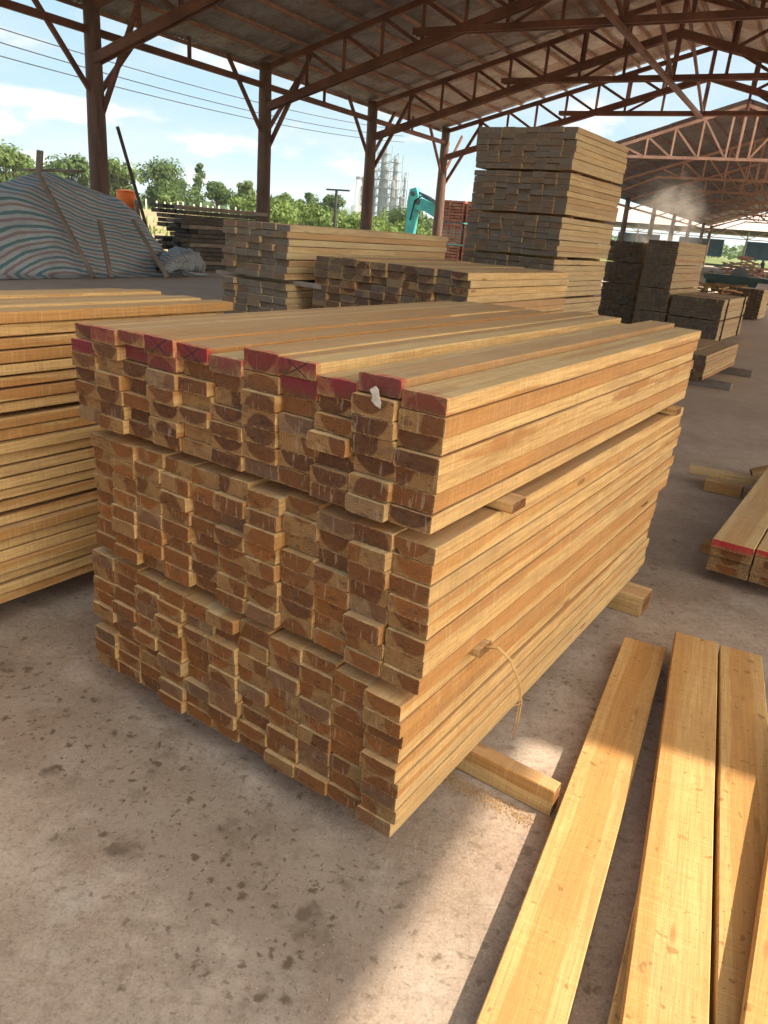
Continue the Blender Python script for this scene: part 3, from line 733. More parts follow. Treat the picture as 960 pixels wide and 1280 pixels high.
def shed(label, u0, u1, trusses, posts_u, half, vr, ze, zr, tie_z, scissor, name='open_shed', mats=('log', 'truss', 'purlin', 'roof'), right=True, braces=True, beam_z=5.6, gable=True, roofstep=.152, post_r=.235):
    e = empty(name, S(u0, vr, 0)); tag(e, label, 'shed')
    vl = vr-half
    post_v = (vl+.5, vr+half-.5)
    sl = (zr-ze)/half
    rz = lambda v: zr-abs(v-vr)*sl         # underside of the sheets
    roof_slope('roof', u0, u1, vl, ze, vr, zr, e, M[mats[3]], pitch=roofstep)
    roof_slope('roof', u0, u1, vr+half, ze, vr, zr, e, M[mats[3]], pitch=roofstep)
    for s_ in (-1, 1):
        k = 0
        for d in [half*x/12 for x in range(0, 13)]:
            d = max(.12, d-.1)
            v = vr+s_*d
            mb = MB(); mb.beam(S(u0+.05, v, rz(v)-.085), S(u1-.05, v, rz(v)-.085), .06, .10); mb.build('purlin', M[mats[2]], e)
        mb = MB(); vb_ = vr+s_*(half-.5); mb.beam(S(u0, vb_+s_*0, beam_z), S(u1, vb_, beam_z), .12, .17); mb.build('eave_beam', M[mats[1]], e)
        # struts from the eave beam up to the roof
        for a, b in zip(trusses[:-1], trusses[1:]):
            if not braces: break
            m_ = (a+b)/2
            mb = MB(); mb.beam(S(m_, vb_, beam_z), S(m_, vb_, rz(vb_)-.12), .10, .10); mb.build('strut', M[mats[1]], e)
    for pu in posts_u:
        for s_ in ((-1, 1) if right else (-1,)):
            v = vr+s_*(half-.5)
            p = log_post(S(pu, v, -.05), rz(v)-.05, post_r*1.08, post_r*.82, 'post', M[mats[0]], e, seed=int(pu*3)+s_)
            if braces:
                for d in ((-1, 1) if s_ < 0 else ()):
                    mb = MB(); mb.beam(S(pu+d*.12, v, 4.25), S(pu+d*1.75, v, 6.1), .09, .12); mb.build('knee_brace', M[mats[1]], p)
                mb = MB(); mb.beam(S(pu+.13, v-s_*.1, 3.85), S(pu+.13, v-s_*1.75, rz(v-s_*1.75)-.3), .09, .13); mb.build('knee_brace', M[mats[1]], p)
    for tu in trusses:
        t = empty('truss', S(tu, vr, tie_z)); attach(t, e)
        def member(nm, a, b, w=.10, h=.15, du=0):
            mb = MB(); mb.beam(S(tu+du, a[0], a[1]), S(tu+du, b[0], b[1]), w, h); return mb.build(nm, M[mats[1]], t)
        apex = zr-.26
        for s_ in (-1, 1):
            ev = vr+s_*(half-.45)
            tz = lambda v: rz(v)-.26
            member('top_chord', (vr+s_*.05, tz(vr+s_*.05)), (ev, tz(ev)), .12, .17)
            if scissor:
                sc0 = (vr+s_*(half-.6), 4.98); sc1 = (vr, 8.10)
                for du in (-.085, .085): member('scissor_chord', sc0, sc1, .06, .23, du)
                f = lambda v: sc0[1]+(sc1[1]-sc0[1])*(abs(v-sc0[0])/abs(sc1[0]-sc0[0]))
                nod = [half-.6-d for d in (1.55, 2.9, 4.2, 5.5, 6.8, 8.1, 9.4)]
                prev = None
                for k, d in enumerate(nod):
                    v = vr+s_*d
                    member('web', (v, f(v)), (v, tz(v)), .08, .10)
                    if prev is not None:
                        member('web', (vr+s_*prev, tz(vr+s_*prev)), (v, f(v)), .08, .10)
                    prev = d
                # webs from the level tie up to the scissor chord
                for d in (1.6, 3.1):
                    v = vr+s_*d
                    member('web', (v, tie_z), (v, tz(v)), .07, .09, .06)
                member('web', (vr+s_*3.1, tie_z), (vr+s_*1.6, f(vr+s_*1.6)), .07, .09, .06)
            else:
                nod = [half*.5*x/4 for x in range(4)]
                for k, d in enumerate(nod):
                    v = vr+s_*(d+.6); member('web', (v, tie_z), (v, tz(v)), .09, .11)
                    v2 = vr+s_*(d+.6+half*.5/4); member('web', (v, tie_z), (v2, tz(v2)), .09, .11, .06)
                member('web', (vr+s_*half*.56, tie_z), (vr+s_*(half-.5), 4.9), .10, .12)
        tw = half*.5 if scissor else half*.585
        for du in ((-.11, .11) if scissor else (0,)):
            member('tie_beam', (vr-tw, tie_z), (vr+tw, tie_z), .07 if scissor else .12, .16, du)
        member('king_post', (vr, tie_z-.08), (vr, apex), .13, .13, .0)
    return e
TR = [4.95, 9.65, 14.4, 21.1, 27.8, 34.5]
ROOF_U0 = 2.2
sh = shed('big open timber shed roof with rusty corrugated sheets over the lumber piles', ROOF_U0, 34.85, TR, TR, 11.7, -5.9, 6.20, 9.40, 6.85, True)
mb = MB(); mb.beam(S(ROOF_U0, -5.9, 6.70), S(34.4, -5.9, 6.70), .15, .13); mb.build('tie_beam', M['truss'], sh)
for a, b in zip(TR[:-1], TR[1:]):
    mb = MB(); mb.beam(S(a, -5.9, 9.0), S(b, -5.9, 6.85), .09, .11); mb.build('cross_brace', M['truss'], sh)
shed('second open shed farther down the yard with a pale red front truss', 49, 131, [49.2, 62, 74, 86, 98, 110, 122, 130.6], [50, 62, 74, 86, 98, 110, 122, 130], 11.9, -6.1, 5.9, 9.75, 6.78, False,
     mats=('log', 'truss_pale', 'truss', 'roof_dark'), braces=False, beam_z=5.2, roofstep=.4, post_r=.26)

# unseen lean-to added on the sunny side to shade the aisle beside the pile
LT0 = 4.20
e = empty('added_shade_roof', S(LT0, 6, 0)); tag(e, 'unseen lean-to roof on posts, added to shade the aisle beside the big shed', 'shed')
roof_slope('roof', LT0, 34.6, 8.3, 5.28, 5.2, 6.0, e, M['roof'])
for k in range(5):
    u = LT0+.5+k*7
    log_post(S(u, 8.1, -.05), 5.2, .13, .11, 'post', M['log'], e, seed=40+k)
    mb = MB(); mb.beam(S(u, 8.2, 5.17), S(u, 5.6, 5.76), .10, .15); mb.build('rafter', M['truss'], e)
for v, z in ((8.1, 5.24), (6.2, 5.68)):
    mb = MB(); mb.beam(S(LT0, v, z), S(34.5, v, z), .07, .10); mb.build('purlin', M['purlin'], e)

# far long building seen under the second shed
e = empty('long_low_building', S(150, -10, 0)); tag(e, 'long pale roofed open building far beyond the second shed', 'building')
mb = MB()
for k in range(3):
    u = 150+k*14; mb.add([S(u, -60, 6.2), S(u, 45, 6.2), S(u+7, 45, 9.4), S(u+7, -60, 9.4), S(u+14, -60, 6.2), S(u+14, 45, 6.2)], [(0, 1, 2, 3), (3, 2, 5, 4)])
rf = mb.build('roof', M['farroof'], e)
for k in range(17):
    v = -58+k*6.3
    log_post(S(150.5, v, -.05), 6.1, .16, .14, 'post', M['greywood'], e, seed=60+k)
    mb = MB(); mb.beam(S(150.6, v, 4.7), S(150.6, v+6.3, 4.7), .12, .15); mb.beam(S(150.6, v, 4.7), S(150.6, v+3.1, 6.1), .1, .12); mb.beam(S(150.6, v+6.3, 4.7), S(150.6, v+3.1, 6.1), .1, .12); mb.build('girder', M['truss_pale'], e)
for k in range(5):
    mb = MB(); mb.box(S(176, -38+k*13, 3.2), (9, .1, 3.4), (SV, SU, Z)); mb.build('blue_panel', M['bluesheet'], e)

# ------------------------------------------------------------------ ground, slab, hills
def smooth(x): x = max(0, min(1, x)); return x*x*(3-2*x)
def gz(u, v): return -.06+1.62*smooth((-v-24)/20)
bm_v = []; bm_f = []
us = [-1700, -1200, -700, -350, -150, -80, -40, -20, -10, 0, 10, 20, 30, 40, 50, 60, 75, 95, 130, 180, 260, 420, 800, 1300, 1700]
vs_ = [-1700, -1200, -900, -600, -350, -200, -130, -90, -70, -58, -50, -44, -40, -36, -32, -28, -24, -20, -10, 0, 15, 40, 90, 200, 500, 1000, 1700]
for u in us:
    for v in vs_: bm_v.append(S(u, v, gz(u, v)))
nv = len(vs_)
bm_f = [(i*nv+j, i*nv+j+1, (i+1)*nv+j+1, (i+1)*nv+j) for i in range(len(us)-1) for j in range(nv-1)]
tag(MB().add(bm_v, bm_f).build('ground', M['ground'], smooth=True), 'sunny field of dry earth and grass around the sheds', 'ground', kind='structure')
mb = MB(); mb.add([S(-25, -20.5, 0), S(140, -20.5, 0), S(140, 22, 0), S(-25, 22, 0), S(-25, -20.5, -.2), S(140, -20.5, -.2), S(140, 22, -.2), S(-25, 22, -.2)], [(3, 2, 1, 0), (0, 1, 5, 4), (1, 2, 6, 5), (2, 3, 7, 6), (3, 0, 4, 7)])
tag(mb.build('yard_floor', M['floor']), 'stained concrete yard floor with dark drip spots', 'floor', kind='structure')
hv = []; hf = []
for i in range(81):
    a = rad(-62+i*1.25); d = 1450
    h = 26+34*noise.noise(Vector((i*.11, 1.3, 0)))+12*noise.noise(Vector((i*.4, 5, 0)))+22*math.exp(-((math.degrees(a)+5.5)/5)**2)
    for k, (dd, hh) in enumerate(((0, -5), (120, h*.45), (260, h*.85), (400, h), (650, h*.3))):
        hv.append(Vector((math.sin(a)*(d+dd), math.cos(a)*(d+dd), max(hh, -5)+3*noise.noise(Vector((i*.9, k*2.2, 4))))))
hf = [(i*5+k, (i+1)*5+k, (i+1)*5+k+1, i*5+k+1) for i in range(80) for k in range(4)]
tag(MB().add(hv, hf).build('hills', M['hill'], smooth=True), 'low far hills on the horizon', 'hills', kind='structure')

# ------------------------------------------------------------------ tarpaulin
def ridge(u):
    ks = [(5, 1.2), (8, 1.35), (9.6, 1.62), (11.2, 1.93), (12.0, 2.20), (12.4, 2.27), (13.3, 2.12), (14.4, 1.86), (14.85, 1.66), (15.3, 1.15), (15.7, .55), (16.3, .22)]
    for (a, x), (b, y) in zip(ks[:-1], ks[1:]):
        if a <= u <= b: t = (u-a)/(b-a); return x+(y-x)*t
    return ks[-1][1]
nu, nt = 150, 60; tv = []; stv = []
for i in range(nu+1):
    u = 5+(16.3-5)*i/nu
    h = ridge(u)
    for j in range(nt+1):
        t = j/nt
        # profile: skirt on the floor, steep front, ridge, back slope
        fr = -15.45+.0*(u)
        pr = [(0, fr+.42, .012), (.06, fr+.2, .03), (.10, fr+.02, .07), (.34, fr-.22, h*.45), (.56, fr-.75, h*.90), (.64, fr-1.15, h), (.74, fr-1.75, h*.86), (.92, fr-3.3, .5), (1, fr-3.9, .03)]
        for (a, v0, z0), (b, v1, z1) in zip(pr[:-1], pr[1:]):
            if a <= t <= b: f = (t-a)/(b-a); v = v0+(v1-v0)*f; z = z0+(z1-z0)*f; break
        ends = smooth((u-14.9)/1.2)
        # the shoulder falls away at the right end
        v = v+ends*.25*math.sin(t*9)
        p3 = Vector((u*.9, v*1.4, z*1.2))
        w = noise.noise(p3*1.2)*.11+noise.noise(p3*2.9)*.06-.05*abs(noise.noise(Vector((u*1.9+z, z*.7, 5))))-.03*abs(noise.noise(Vector((u*4.1-z*1.5, z*1.9, 9))))
        w += .14*ends*noise.noise(p3*3.3)+.05*ends*noise.noise(p3*8)
        fold = .035*math.sin(u*2.1+z*2.4+2*noise.noise(Vector((u*.5, z, 0))))
        if t < .12: w += .06*noise.noise(Vector((u*3.1, t*30, 2))); z += max(0, .05*noise.noise(Vector((u*2.3, t*20, 7))))
        k = smooth(t/.15)
        tv.append(S(u, v+(w+fold)*.8*(.3+.7*k)+.16*noise.noise(Vector((u*1.3, 3, 0)))*(1-k), max(.01, z+w*.25*k)))
        s_ = z*.95+ (u-12)*.11 - .55*math.exp(-((u-11.3)/1.3)**2)*z*.35 + (.55*smooth((12.0-u)/3.0))*(1.6-z) + .05*noise.noise(Vector((u*.8, z*.8, 1)))
        if t > .64: s_ = h*.95+(h-z)*.95+(u-12)*.11+ (.55*smooth((12.0-u)/3.0))*(1.6-h)
        stv.append(s_)
m_ = nt+1
mb = MB().add(tv, [(i*m_+j, (i+1)*m_+j, (i+1)*m_+j+1, i*m_+j+1) for i in range(nu) for j in range(nt)])
tp = mb.build('tarpaulin', M['tarp'], smooth=True)
at = tp.data.attributes.new('stripe', 'FLOAT', 'POINT'); at.data.foreach_set('value', stv)
tag(tp, 'red, white and green striped tarpaulin draped over a big covered heap', 'tarpaulin')
# crumpled end of the sheet
cv = []; n1, n2 = 40, 24; cs = []
for i in range(n1+1):
    for j in range(n2):
        a = 2*math.pi*j/n2; t = i/n1
        c = S(14.3+2.5*t, -15.0-.75*t, .20+.26*math.sin(t*3.1)-.10*t)
        rr = (.27*math.sin(max(.02, min(1, t))*math.pi)**.6+.02)*(1+.55*noise.noise(Vector((t*5, math.cos(a)*1.7, math.sin(a)*1.7)))+.3*noise.noise(Vector((t*14, math.cos(a)*4, math.sin(a)*4))))
        p = c+SV*(math.cos(a)*rr*1.35)+Z*(math.sin(a)*rr); p.z = max(.012, p.z); cv.append(p); cs.append(t*2.5+.4*math.sin(a))
mb = MB().add(cv, [(i*n2+j, i*n2+(j+1) % n2, (i+1)*n2+(j+1) % n2, (i+1)*n2+j) for i in range(n1) for j in range(n2)])
b = mb.build('sheet_end', M['tarp'], tp, smooth=True)
at = b.data.attributes.new('stripe', 'FLOAT', 'POINT'); at.data.foreach_set('value', cs)
g = 'poles leaning on the striped tarpaulin'
stick(S(11.75, -16.0, 2.22), S(12.25, -14.95, .03), .12, .07, 'long dark pole leaning on the tarpaulin from its peak', 'leaning_pole', 'greywood', g, 'pole')
stick(S(12.75, -15.25, 1.32), S(12.75, -14.95, .03), .11, .06, 'short grey board leaning on the tarpaulin', 'leaning_pole', 'greywood', g, 'pole')
stick(S(14.05, -15.55, 1.35), S(14.35, -14.72, .03), .12, .07, 'pole leaning on the crumpled end of the tarpaulin', 'leaning_pole', 'greywood', g, 'pole')
stick(S(12.25, -16.75, 1.7), S(12.42, -16.75, 2.72), .14, .06, 'grey board standing up above the tarpaulin peak', 'leaning_pole', 'greywood', g, 'pole')
stick(S(12.4, -17.3, 2.28), S(14.2, -17.6, 2.42), .3, .06, 'grey board lying flat behind the tarpaulin ridge', 'leaning_pole', 'greywood', g, 'pole')
stick(S(14.75, -16.75, 3.55), S(15.6, -16.3, .02), .075, .075, 'thin dark pole leaning against the nearest shed post', 'leaning_pole', 'darkwood', g, 'pole')
# small A-shaped trestle
tr_ = empty('trestle', S(17.0, -18.6, 0)); tag(tr_, 'small timber trestle shaped like an A between tarpaulin and dark timbers', 'trestle')
for a, b in ((S(16.7, -18.6, .0), S(17.02, -18.6, 1.85)), (S(17.35, -18.6, .0), S(16.98, -18.65, 1.85))):
    mb = MB(); mb.beam(a, b, .08, .10); mb.build('leg', M['greywood'], tr_)
mb = MB(); mb.beam(S(16.8, -18.53, .7), S(17.25, -18.53, .66), .05, .09); mb.build('crossbar', M['greywood'], tr_)
# orange bin
o = empty('orange_bin', S(17.3, -19.4, 0)); tag(o, 'tall orange plastic bin outside the shed behind the tarpaulin', 'bin')
mb = MB(); c0 = S(17.3, -19.4, 0)
pr = [(.22, 0), (.24, .9), (.26, 1.5), (.27, 1.55), (.27, 1.62), (.26, 1.66), (.29, 1.70), (.29, 2.02), (.27, 2.08)]
n = 16; vs2 = [c0+Vector((math.cos(2*math.pi*k/n)*r_, math.sin(2*math.pi*k/n)*r_, z_)) for r_, z_ in pr for k in range(n)]
mb.add(vs2, [(i*n+k, i*n+(k+1) % n, (i+1)*n+(k+1) % n, (i+1)*n+k) for i in range(len(pr)-1) for k in range(n)]+[tuple(range(n))[::-1]])
mb.build('body', M['orange'], o, smooth=True)
mb = MB(); mb.tube([c0+Z*2.075, c0+Z*2.10, c0+Z*2.14], [.30, .30, .12], 16); mb.build('lid', M['orange'], o)

# ------------------------------------------------------------------ vegetation
def tree(u, v, hgt, wid, label, group='trees along the edge of the field', mat='leaf', lean=0.0, seed=0, n=3000, name='tree', trunkf=.28, leaf=.17, narrow=False, z0=None):
    r = random.Random(seed); z0 = gz(u, v) if z0 is None else z0
    base = S(u, v, z0); e = empty(name, base); tag(e, label, 'bush' if name == 'bush' else 'tree', group)
    tm = MB(); th = hgt*trunkf
    tip = base+Z*(hgt*.72)+Vector((lean, 0, 0))
    tr0 = .028*hgt+.03
    tm.tube([base-Z*.15, base+Z*th*.5, base+Z*th+Vector((lean*.3, 0, 0)), tip], [tr0*1.2, tr0, tr0*.8, tr0*.2], 8)
    clumps = []
    nc = 16 if not narrow else 9
    for k in range(nc):
        if narrow:
            t = k/(nc-1); c = base+Vector((r.gauss(0, wid*.12), r.gauss(0, wid*.12), hgt*(.25+.70*t))); rr = wid*.34*(1.1-.55*t)*r.uniform(.7, 1.2)
        else:
            a = r.random()*6.283; q = r.random()**.5; t = r.random()
            env = math.sin(math.pi*(.16+.78*t))**.75
            c = base+Vector((math.cos(a)*q*wid*.40*env, math.sin(a)*q*wid*.40*env, hgt*(trunkf*.7+(.92-trunkf*.7)*t))); rr = wid*r.uniform(.13, .22)
        clumps.append((c, rr))
        if name != 'bush': tm.tube([base+Z*th*r.uniform(.6, 1.0), (base+Z*th+c)/2+Z*.1*hgt*.3, c], [tr0*.5, tr0*.3, tr0*.08], 5)
    tm.build('trunk', M['trunk'], e, smooth=True)
    cm = MB(); per = n//nc
    for c, rr in clumps:
        for q in range(per):
            d = Vector((r.gauss(0, 1), r.gauss(0, 1), r.gauss(0, 1))); d.normalize()
            p = c+d*rr*(r.random()**.35)*r.uniform(.75, 1.15)
            p.z = c.z+(p.z-c.z)*.8
            if p.z < z0+.05: continue
            nrm = (d+Vector((r.uniform(-.8, .8), r.uniform(-.8, .8), r.uniform(-.2, .9)))).normalized()
            a = nrm.cross(Vector((r.uniform(-1, 1), r.uniform(-1, 1), .3))).normalized(); b = nrm.cross(a)
            l = leaf*r.uniform(.6, 1.3); w = l*.55
            cm.add([p-a*l, p+b*w+nrm*l*.12, p+a*l, p-b*w+nrm*l*.12], [(0, 1, 2, 3)])
    cm.build('crown', M[mat], e)
    return e
tree(45.2, -66, 4.1, 6.2, 'pale bushy tree at the field edge above the tarpaulin, leftmost of the row', mat='leaf2', seed=1, leaf=.2)
tree(50, -68.7, 3.6, 5.5, 'low bushy tree behind the tarpaulin peak', mat='leaf2', seed=2, leaf=.2)
tree(52.7, -66.7, 4.1, 5.8, 'bushy tree just left of the nearest shed post', mat='leaf', seed=3, leaf=.2)
tree(56.1, -64.0, 4.3, 5.6, 'bushy tree just right of the nearest shed post', mat='leaf2', seed=4, leaf=.2)
tree(66.3, -68.0, 5.0, 7.8, 'big round dark green tree standing alone between two shed posts', mat='leaf', seed=5, n=6500, trunkf=.16, leaf=.19)
tree(69.6, -66.1, 5.4, 2.3, 'tall thin feathery tree beside the big round tree', mat='leaf', seed=6, narrow=True, n=1100, leaf=.17)
tree(66.7, -60.4, 3.3, 4.0, 'small loose tree right of the thin tree', mat='leaf', seed=7, leaf=.18)
tree(67.1, -56.9, 3.5, 3.4, 'small pointed tree left of the middle shed post', mat='leaf2', seed=8, narrow=True, leaf=.18, n=1600)
tree(75, -58.2, 3.0, 4.6, 'low tree just right of the middle shed post', mat='leaf2', seed=9, leaf=.2)
tree(77, -55.5, 3.2, 4.2, 'low dark tree left of the black T-shaped pole', mat='leaf', seed=10, leaf=.2)
tree(74.6, -50.4, 2.8, 4.4, 'low tree behind the black T-shaped pole', mat='leaf', seed=11, leaf=.2)
tree(60.5, -62.5, 2.6, 4.5, 'low shrubby tree between post and big round tree', mat='leaf', seed=21, leaf=.2, trunkf=.12)
tree(72.6, -61.5, 2.8, 4.4, 'low shrubby tree behind the row of white fence posts', mat='leaf2', seed=22, leaf=.2, trunkf=.12)
tree(88, -48, 2.4, 6.5, 'far tree below the white chimney', mat='leaf', seed=23, leaf=.24, trunkf=.12)
tree(92, -42, 2.5, 6.5, 'far tree below the steel towers', mat='leaf', seed=24, leaf=.24, trunkf=.12)
bs = [(51.9, -33.9), (56.2, -34.7), (51.8, -30.2), (61.4, -33.7), (58.6, -30.3), (67.5, -32.7), (52.5, -36.6), (53.5, -40), (50.5, -42.5), (55, -43), (63, -28.5), (70, -29.5), (48.6, -38.2)]
bl = ['by the foot of the black pole', 'left of the third shed post, taller', 'right behind the third shed post', 'left of the teal digger arm, farther off', 'under the teal digger arm', 'seen through the arch of the digger arm', 'just left of the black pole', 'right of the middle shed post', 'by the last white fence posts', 'behind the last white fence posts', 'right of the digger arm', 'behind the digger and reddish lumber', 'at the field edge before the black pole']
for k, (u, v) in enumerate(bs):
    tree(u, v, R.uniform(1.2, 1.8), R.uniform(3.4, 5.0), 'bright green bush '+bl[k], 'bright green bushes at the field edge', 'leaf3', seed=50+k, n=1500, name='bush', trunkf=.05, leaf=.15)
for k, (u, v, s_) in enumerate(((57.5, -59, 1.3), (59.0, -58.6, 1.0), (46.5, -63.5, 1.6), (80, -52, 1.8), (78, -45.5, 1.8))):
    tree(u, v, s_, s_*1.6, ('round bush left of the white fence posts', 'smaller bush touching the first white fence post', 'bush at the foot of the leftmost tree', 'bush among low trees by the hill', 'bush below the white chimney')[k], 'bright green bushes at the field edge', 'leaf3', seed=80+k, n=700, name='bush', trunkf=.05, leaf=.13)
# treeline far off behind everything
mb = MB(); r = random.Random(9)
for k in range(6500):
    a = rad(-48+110*r.random()); d = r.uniform(230, 300); hh = 3.6+2.2*noise.noise(Vector((math.degrees(a)*.35, 0, 0)))
    p = Vector((math.sin(a)*d, math.cos(a)*d, 1.2+hh*r.random()**.8)); n_ = Vector((r.uniform(-1, 1), -1+r.uniform(-.6, .6), r.uniform(0, 1))).normalized()
    x = n_.cross(Z).normalized(); y = n_.cross(x); s_ = r.uniform(.5, 1.2)
    mb.add([p-x*s_, p+y*s_*.7, p+x*s_, p-y*s_*.7], [(0, 1, 2, 3)])
tag(mb.build('treeline', M['leaf']), 'far line of trees along the horizon', 'treeline', kind='stuff')
# tufts of grass on the field edge
mb = MB()
for k in range(5200):
    u = r.uniform(22, 75); v = r.uniform(-62, -21)
    if noise.noise(Vector((u*.12, v*.12, 3))) < -.02+(.25 if v > -26 else 0): continue
    p = S(u, v, gz(u, v)-.01); a = r.random()*6.3; hh = r.uniform(.15, .5)
    d = Vector((math.cos(a), math.sin(a), 0))*.09
    mb.add([p-d, p+d, p+Vector((r.uniform(-.12, .12), r.uniform(-.12, .12), hh))], [(0, 1, 2)])
tag(mb.build('grass', M['leaf3']), 'tufts of green grass over the dry field', 'grass', kind='stuff')
# white fence posts
e0 = None
for k in range(17):
    u = 42.6+k*.44+R.uniform(-.18, .18); v = -45.4+k*.32+R.uniform(-.15, .15)
    hh = .68+R.uniform(-.10, .12)
    if k == 0:
        mb = MB(); mb.beam((0, 0, -.1), (0, 0, 1.0), .10, .10); mb.add([Vector((-.05, -.05, 1.001)), Vector((.05, -.05, 1.001)), Vector((.05, .05, 1.001)), Vector((-.05, .05, 1.001)), Vector((0, 0, 1.06))], [(0, 1, 4), (1, 2, 4), (2, 3, 4), (3, 0, 4)])
        pm = mb.mesh('fence_post', M['white'])
    o = bpy.data.objects.new('fence_post', pm); COL.objects.link(o); o.location = S(u, v, gz(u, v)); o.scale = (1, 1, hh)
    o.rotation_euler = (R.uniform(-.03, .03), R.uniform(-.03, .03), R.random())
    tag(o, 'white concrete fence post in a row before the trees', 'fence post', 'white fence posts along the field')

# ------------------------------------------------------------------ far plant, pole, wires
e = empty('chimney', S(338.3, -213.4, 0)); tag(e, 'white tapering chimney with a wide foot left of the steel towers', 'chimney')
b0 = S(338.3, -213.4, 0)
MB().tube([b0, b0+Z*11, b0+Z*11.2, b0+Z*24], [3.6, 3.3, 1.9, 1.3], 16).build('stack', M['white'], e, smooth=True)
MB().tube([b0+Z*23.2, b0+Z*24.4], [1.6, 1.6], 16).build('rim', M['plant'], e)
e = empty('steel_plant', S(344, -203, 0)); tag(e, 'pale grey steel process towers of a far plant behind a shed post', 'industrial plant')
for k, (dv, hh, rr) in enumerate(((-13, 29, 2.2), (-9.5, 42, 2.8), (-5.5, 47, 2.4), (-2.2, 34, 1.8), (1.0, 36, 2.6), (4.2, 41, 2.2), (7.2, 28, 1.8), (10.4, 31, .9), (12.5, 20, 1.6), (-15.5, 22, 1.5))):
    hh *= .82; rr *= .8; p = S(344+R.uniform(-5, 5), -203+dv*.85+2, 0)
    MB().tube([p, p+Z*(hh*.6), p+Z*(hh*.62), p+Z*hh, p+Z*(hh+rr*.6)], [rr, rr, rr*.72, rr*.7, rr*.1], 12).build('column_vessel', M['plant'], e)
    lad = MB()
    for s_ in range(int(hh/4)):
        c = p+Z*(4+s_*4); w_ = rr*1.35
        lad.box(c, (w_*2, w_*2, .35), (SV, SU, Z))
        for a, b in ((-1, -1), (1, -1), (-1, 1), (1, 1)): lad.beam(c+SV*a*w_+SU*b*w_, c+SV*a*w_+SU*b*w_+Z*4, .22, .22)
        lad.beam(c-SV*w_-SU*w_, c+SV*w_-SU*w_+Z*4, .2, .2)
    lad.build('platform', M['plant'], e)
e = empty('utility_pole', S(49.86, -33.4, gz(49.9, -33.4))); tag(e, 'slim black pole with a short cross arm out in the field', 'pole')
b0 = S(49.86, -33.4, gz(49.9, -33.4)-.2)
MB().tube([b0, b0+Z*3.55], [.13, .10], 10).build('shaft', M['wire'], e)
mb = MB(); mb.beam(b0+Z*3.55-SV*.9, b0+Z*3.55+SV*1.15, .14, .12); mb.build('cross_arm', M['wire'], e)
def wire(a, b, sag, label):
    pts = [a+(b-a)*(k/24)-Z*(sag*4*(k/24)*(1-k/24)) for k in range(25)]
    tag(MB().tube(pts, .022, 5).build('power_line', M['wire'], smooth=True), label, 'power line', 'power lines crossing the sky')
wire(S(13, -28.5, 7.6), S(66, -37, 10.2), .7, 'thin power line across the sky, uppermost of three')
wire(S(13, -28.6, 7.2), S(66, -37, 9.7), .8, 'thin power line across the sky, middle of three')
wire(S(13, -28.7, 6.7), S(66, -37, 9.2), .7, 'thin power line across the sky, lowest of three')

# ------------------------------------------------------------------ excavator
ex = empty('excavator', S(41.5, -19.6, 0)); tag(ex, 'teal excavator with raised arm behind the far shed post', 'excavator')
ux, uz, uy = SV, Z, SU
o0 = S(40.5, -21.6, 0)      # foot of the dipper, x to the right along V
def ep(poly, depth, nm, mat, dy=0): return MB().prism(poly, o0+uy*dy, ux, uz, uy, depth).build(nm, M[mat], ex)
ep([(-.42, 1.0), (.02, 1.05), (.22, 3.55), (.05, 3.95), (-.35, 3.85), (-.46, 3.2)], .42, 'dipper_arm', 'teal')
ep([(.02, 3.25), (.45, 3.40), (1.35, 3.15), (1.95, 2.85), (2.3, 2.1), (2.55, 1.3), (2.05, 1.25), (1.8, 1.95), (1.45, 2.40), (.75, 2.72), (.05, 2.80)], .5, 'boom', 'teal')
MB().tube([o0+ux*.1+uz*3.72, o0+ux*.9+uz*3.42, o0+ux*1.8+uz*2.98], [.06, .10, .10], 8).build('hydraulic_ram', M['tealdark'], ex)
MB().tube([o0+ux*2.6+uz*1.2+uy*.35, o0+ux*1.75+uz*2.35+uy*.35], [.10, .07], 8).build('hydraulic_ram', M['tealdark'], ex)
for q_, z_, r_ in ((-.1, 3.62, .13), (.25, 3.2, .15), (1.9, 2.5, .13), (-.2, 1.2, .14)): MB().tube([o0+ux*q_+uz*z_-uy*.32, o0+ux*q_+uz*z_+uy*.32], r_, 12).build('pin', M['tealdark'], ex)
for dy_ in (-.3, -.36): MB().tube([o0+ux*2.2+uz*2.55+uy*dy_, o0+ux*1.3+uz*3.22+uy*dy_, o0+ux*.5+uz*3.5+uy*dy_, o0+ux*.1+uz*3.25+uy*dy_, o0+ux*-.1+uz*2.2+uy*dy_], .035, 6).build('hose', M['black'], ex, smooth=True)
ep([(-.55, 1.1), (.25, 1.1), (.35, .6), (.0, .12), (-.6, .1), (-.85, .5)], 1.0, 'bucket', 'tealdark')
ep([(2.2, .95), (5.0, .95), (5.2, 1.5), (5.1, 2.1), (3.9, 2.1), (3.8, 1.9), (2.3, 1.3)], 2.4, 'body', 'teal')
ep([(2.3, 1.3), (3.75, 1.3), (3.75, 2.9), (3.4, 3.0), (2.6, 3.0), (2.25, 2.1)], 1.0, 'cab', 'teal', -.7)
ep([(2.42, 1.9), (3.6, 1.9), (3.6, 2.8), (2.7, 2.85)], 1.04, 'window', 'glass', -.7)
for s_ in (-1, 1): ep([(1.7, .35), (2.0, .05), (4.9, .05), (5.25, .35), (5.2, .75), (4.9, .92), (2.0, .92), (1.7, .75)], .5, 'track', 'tealdark', s_*1.0)

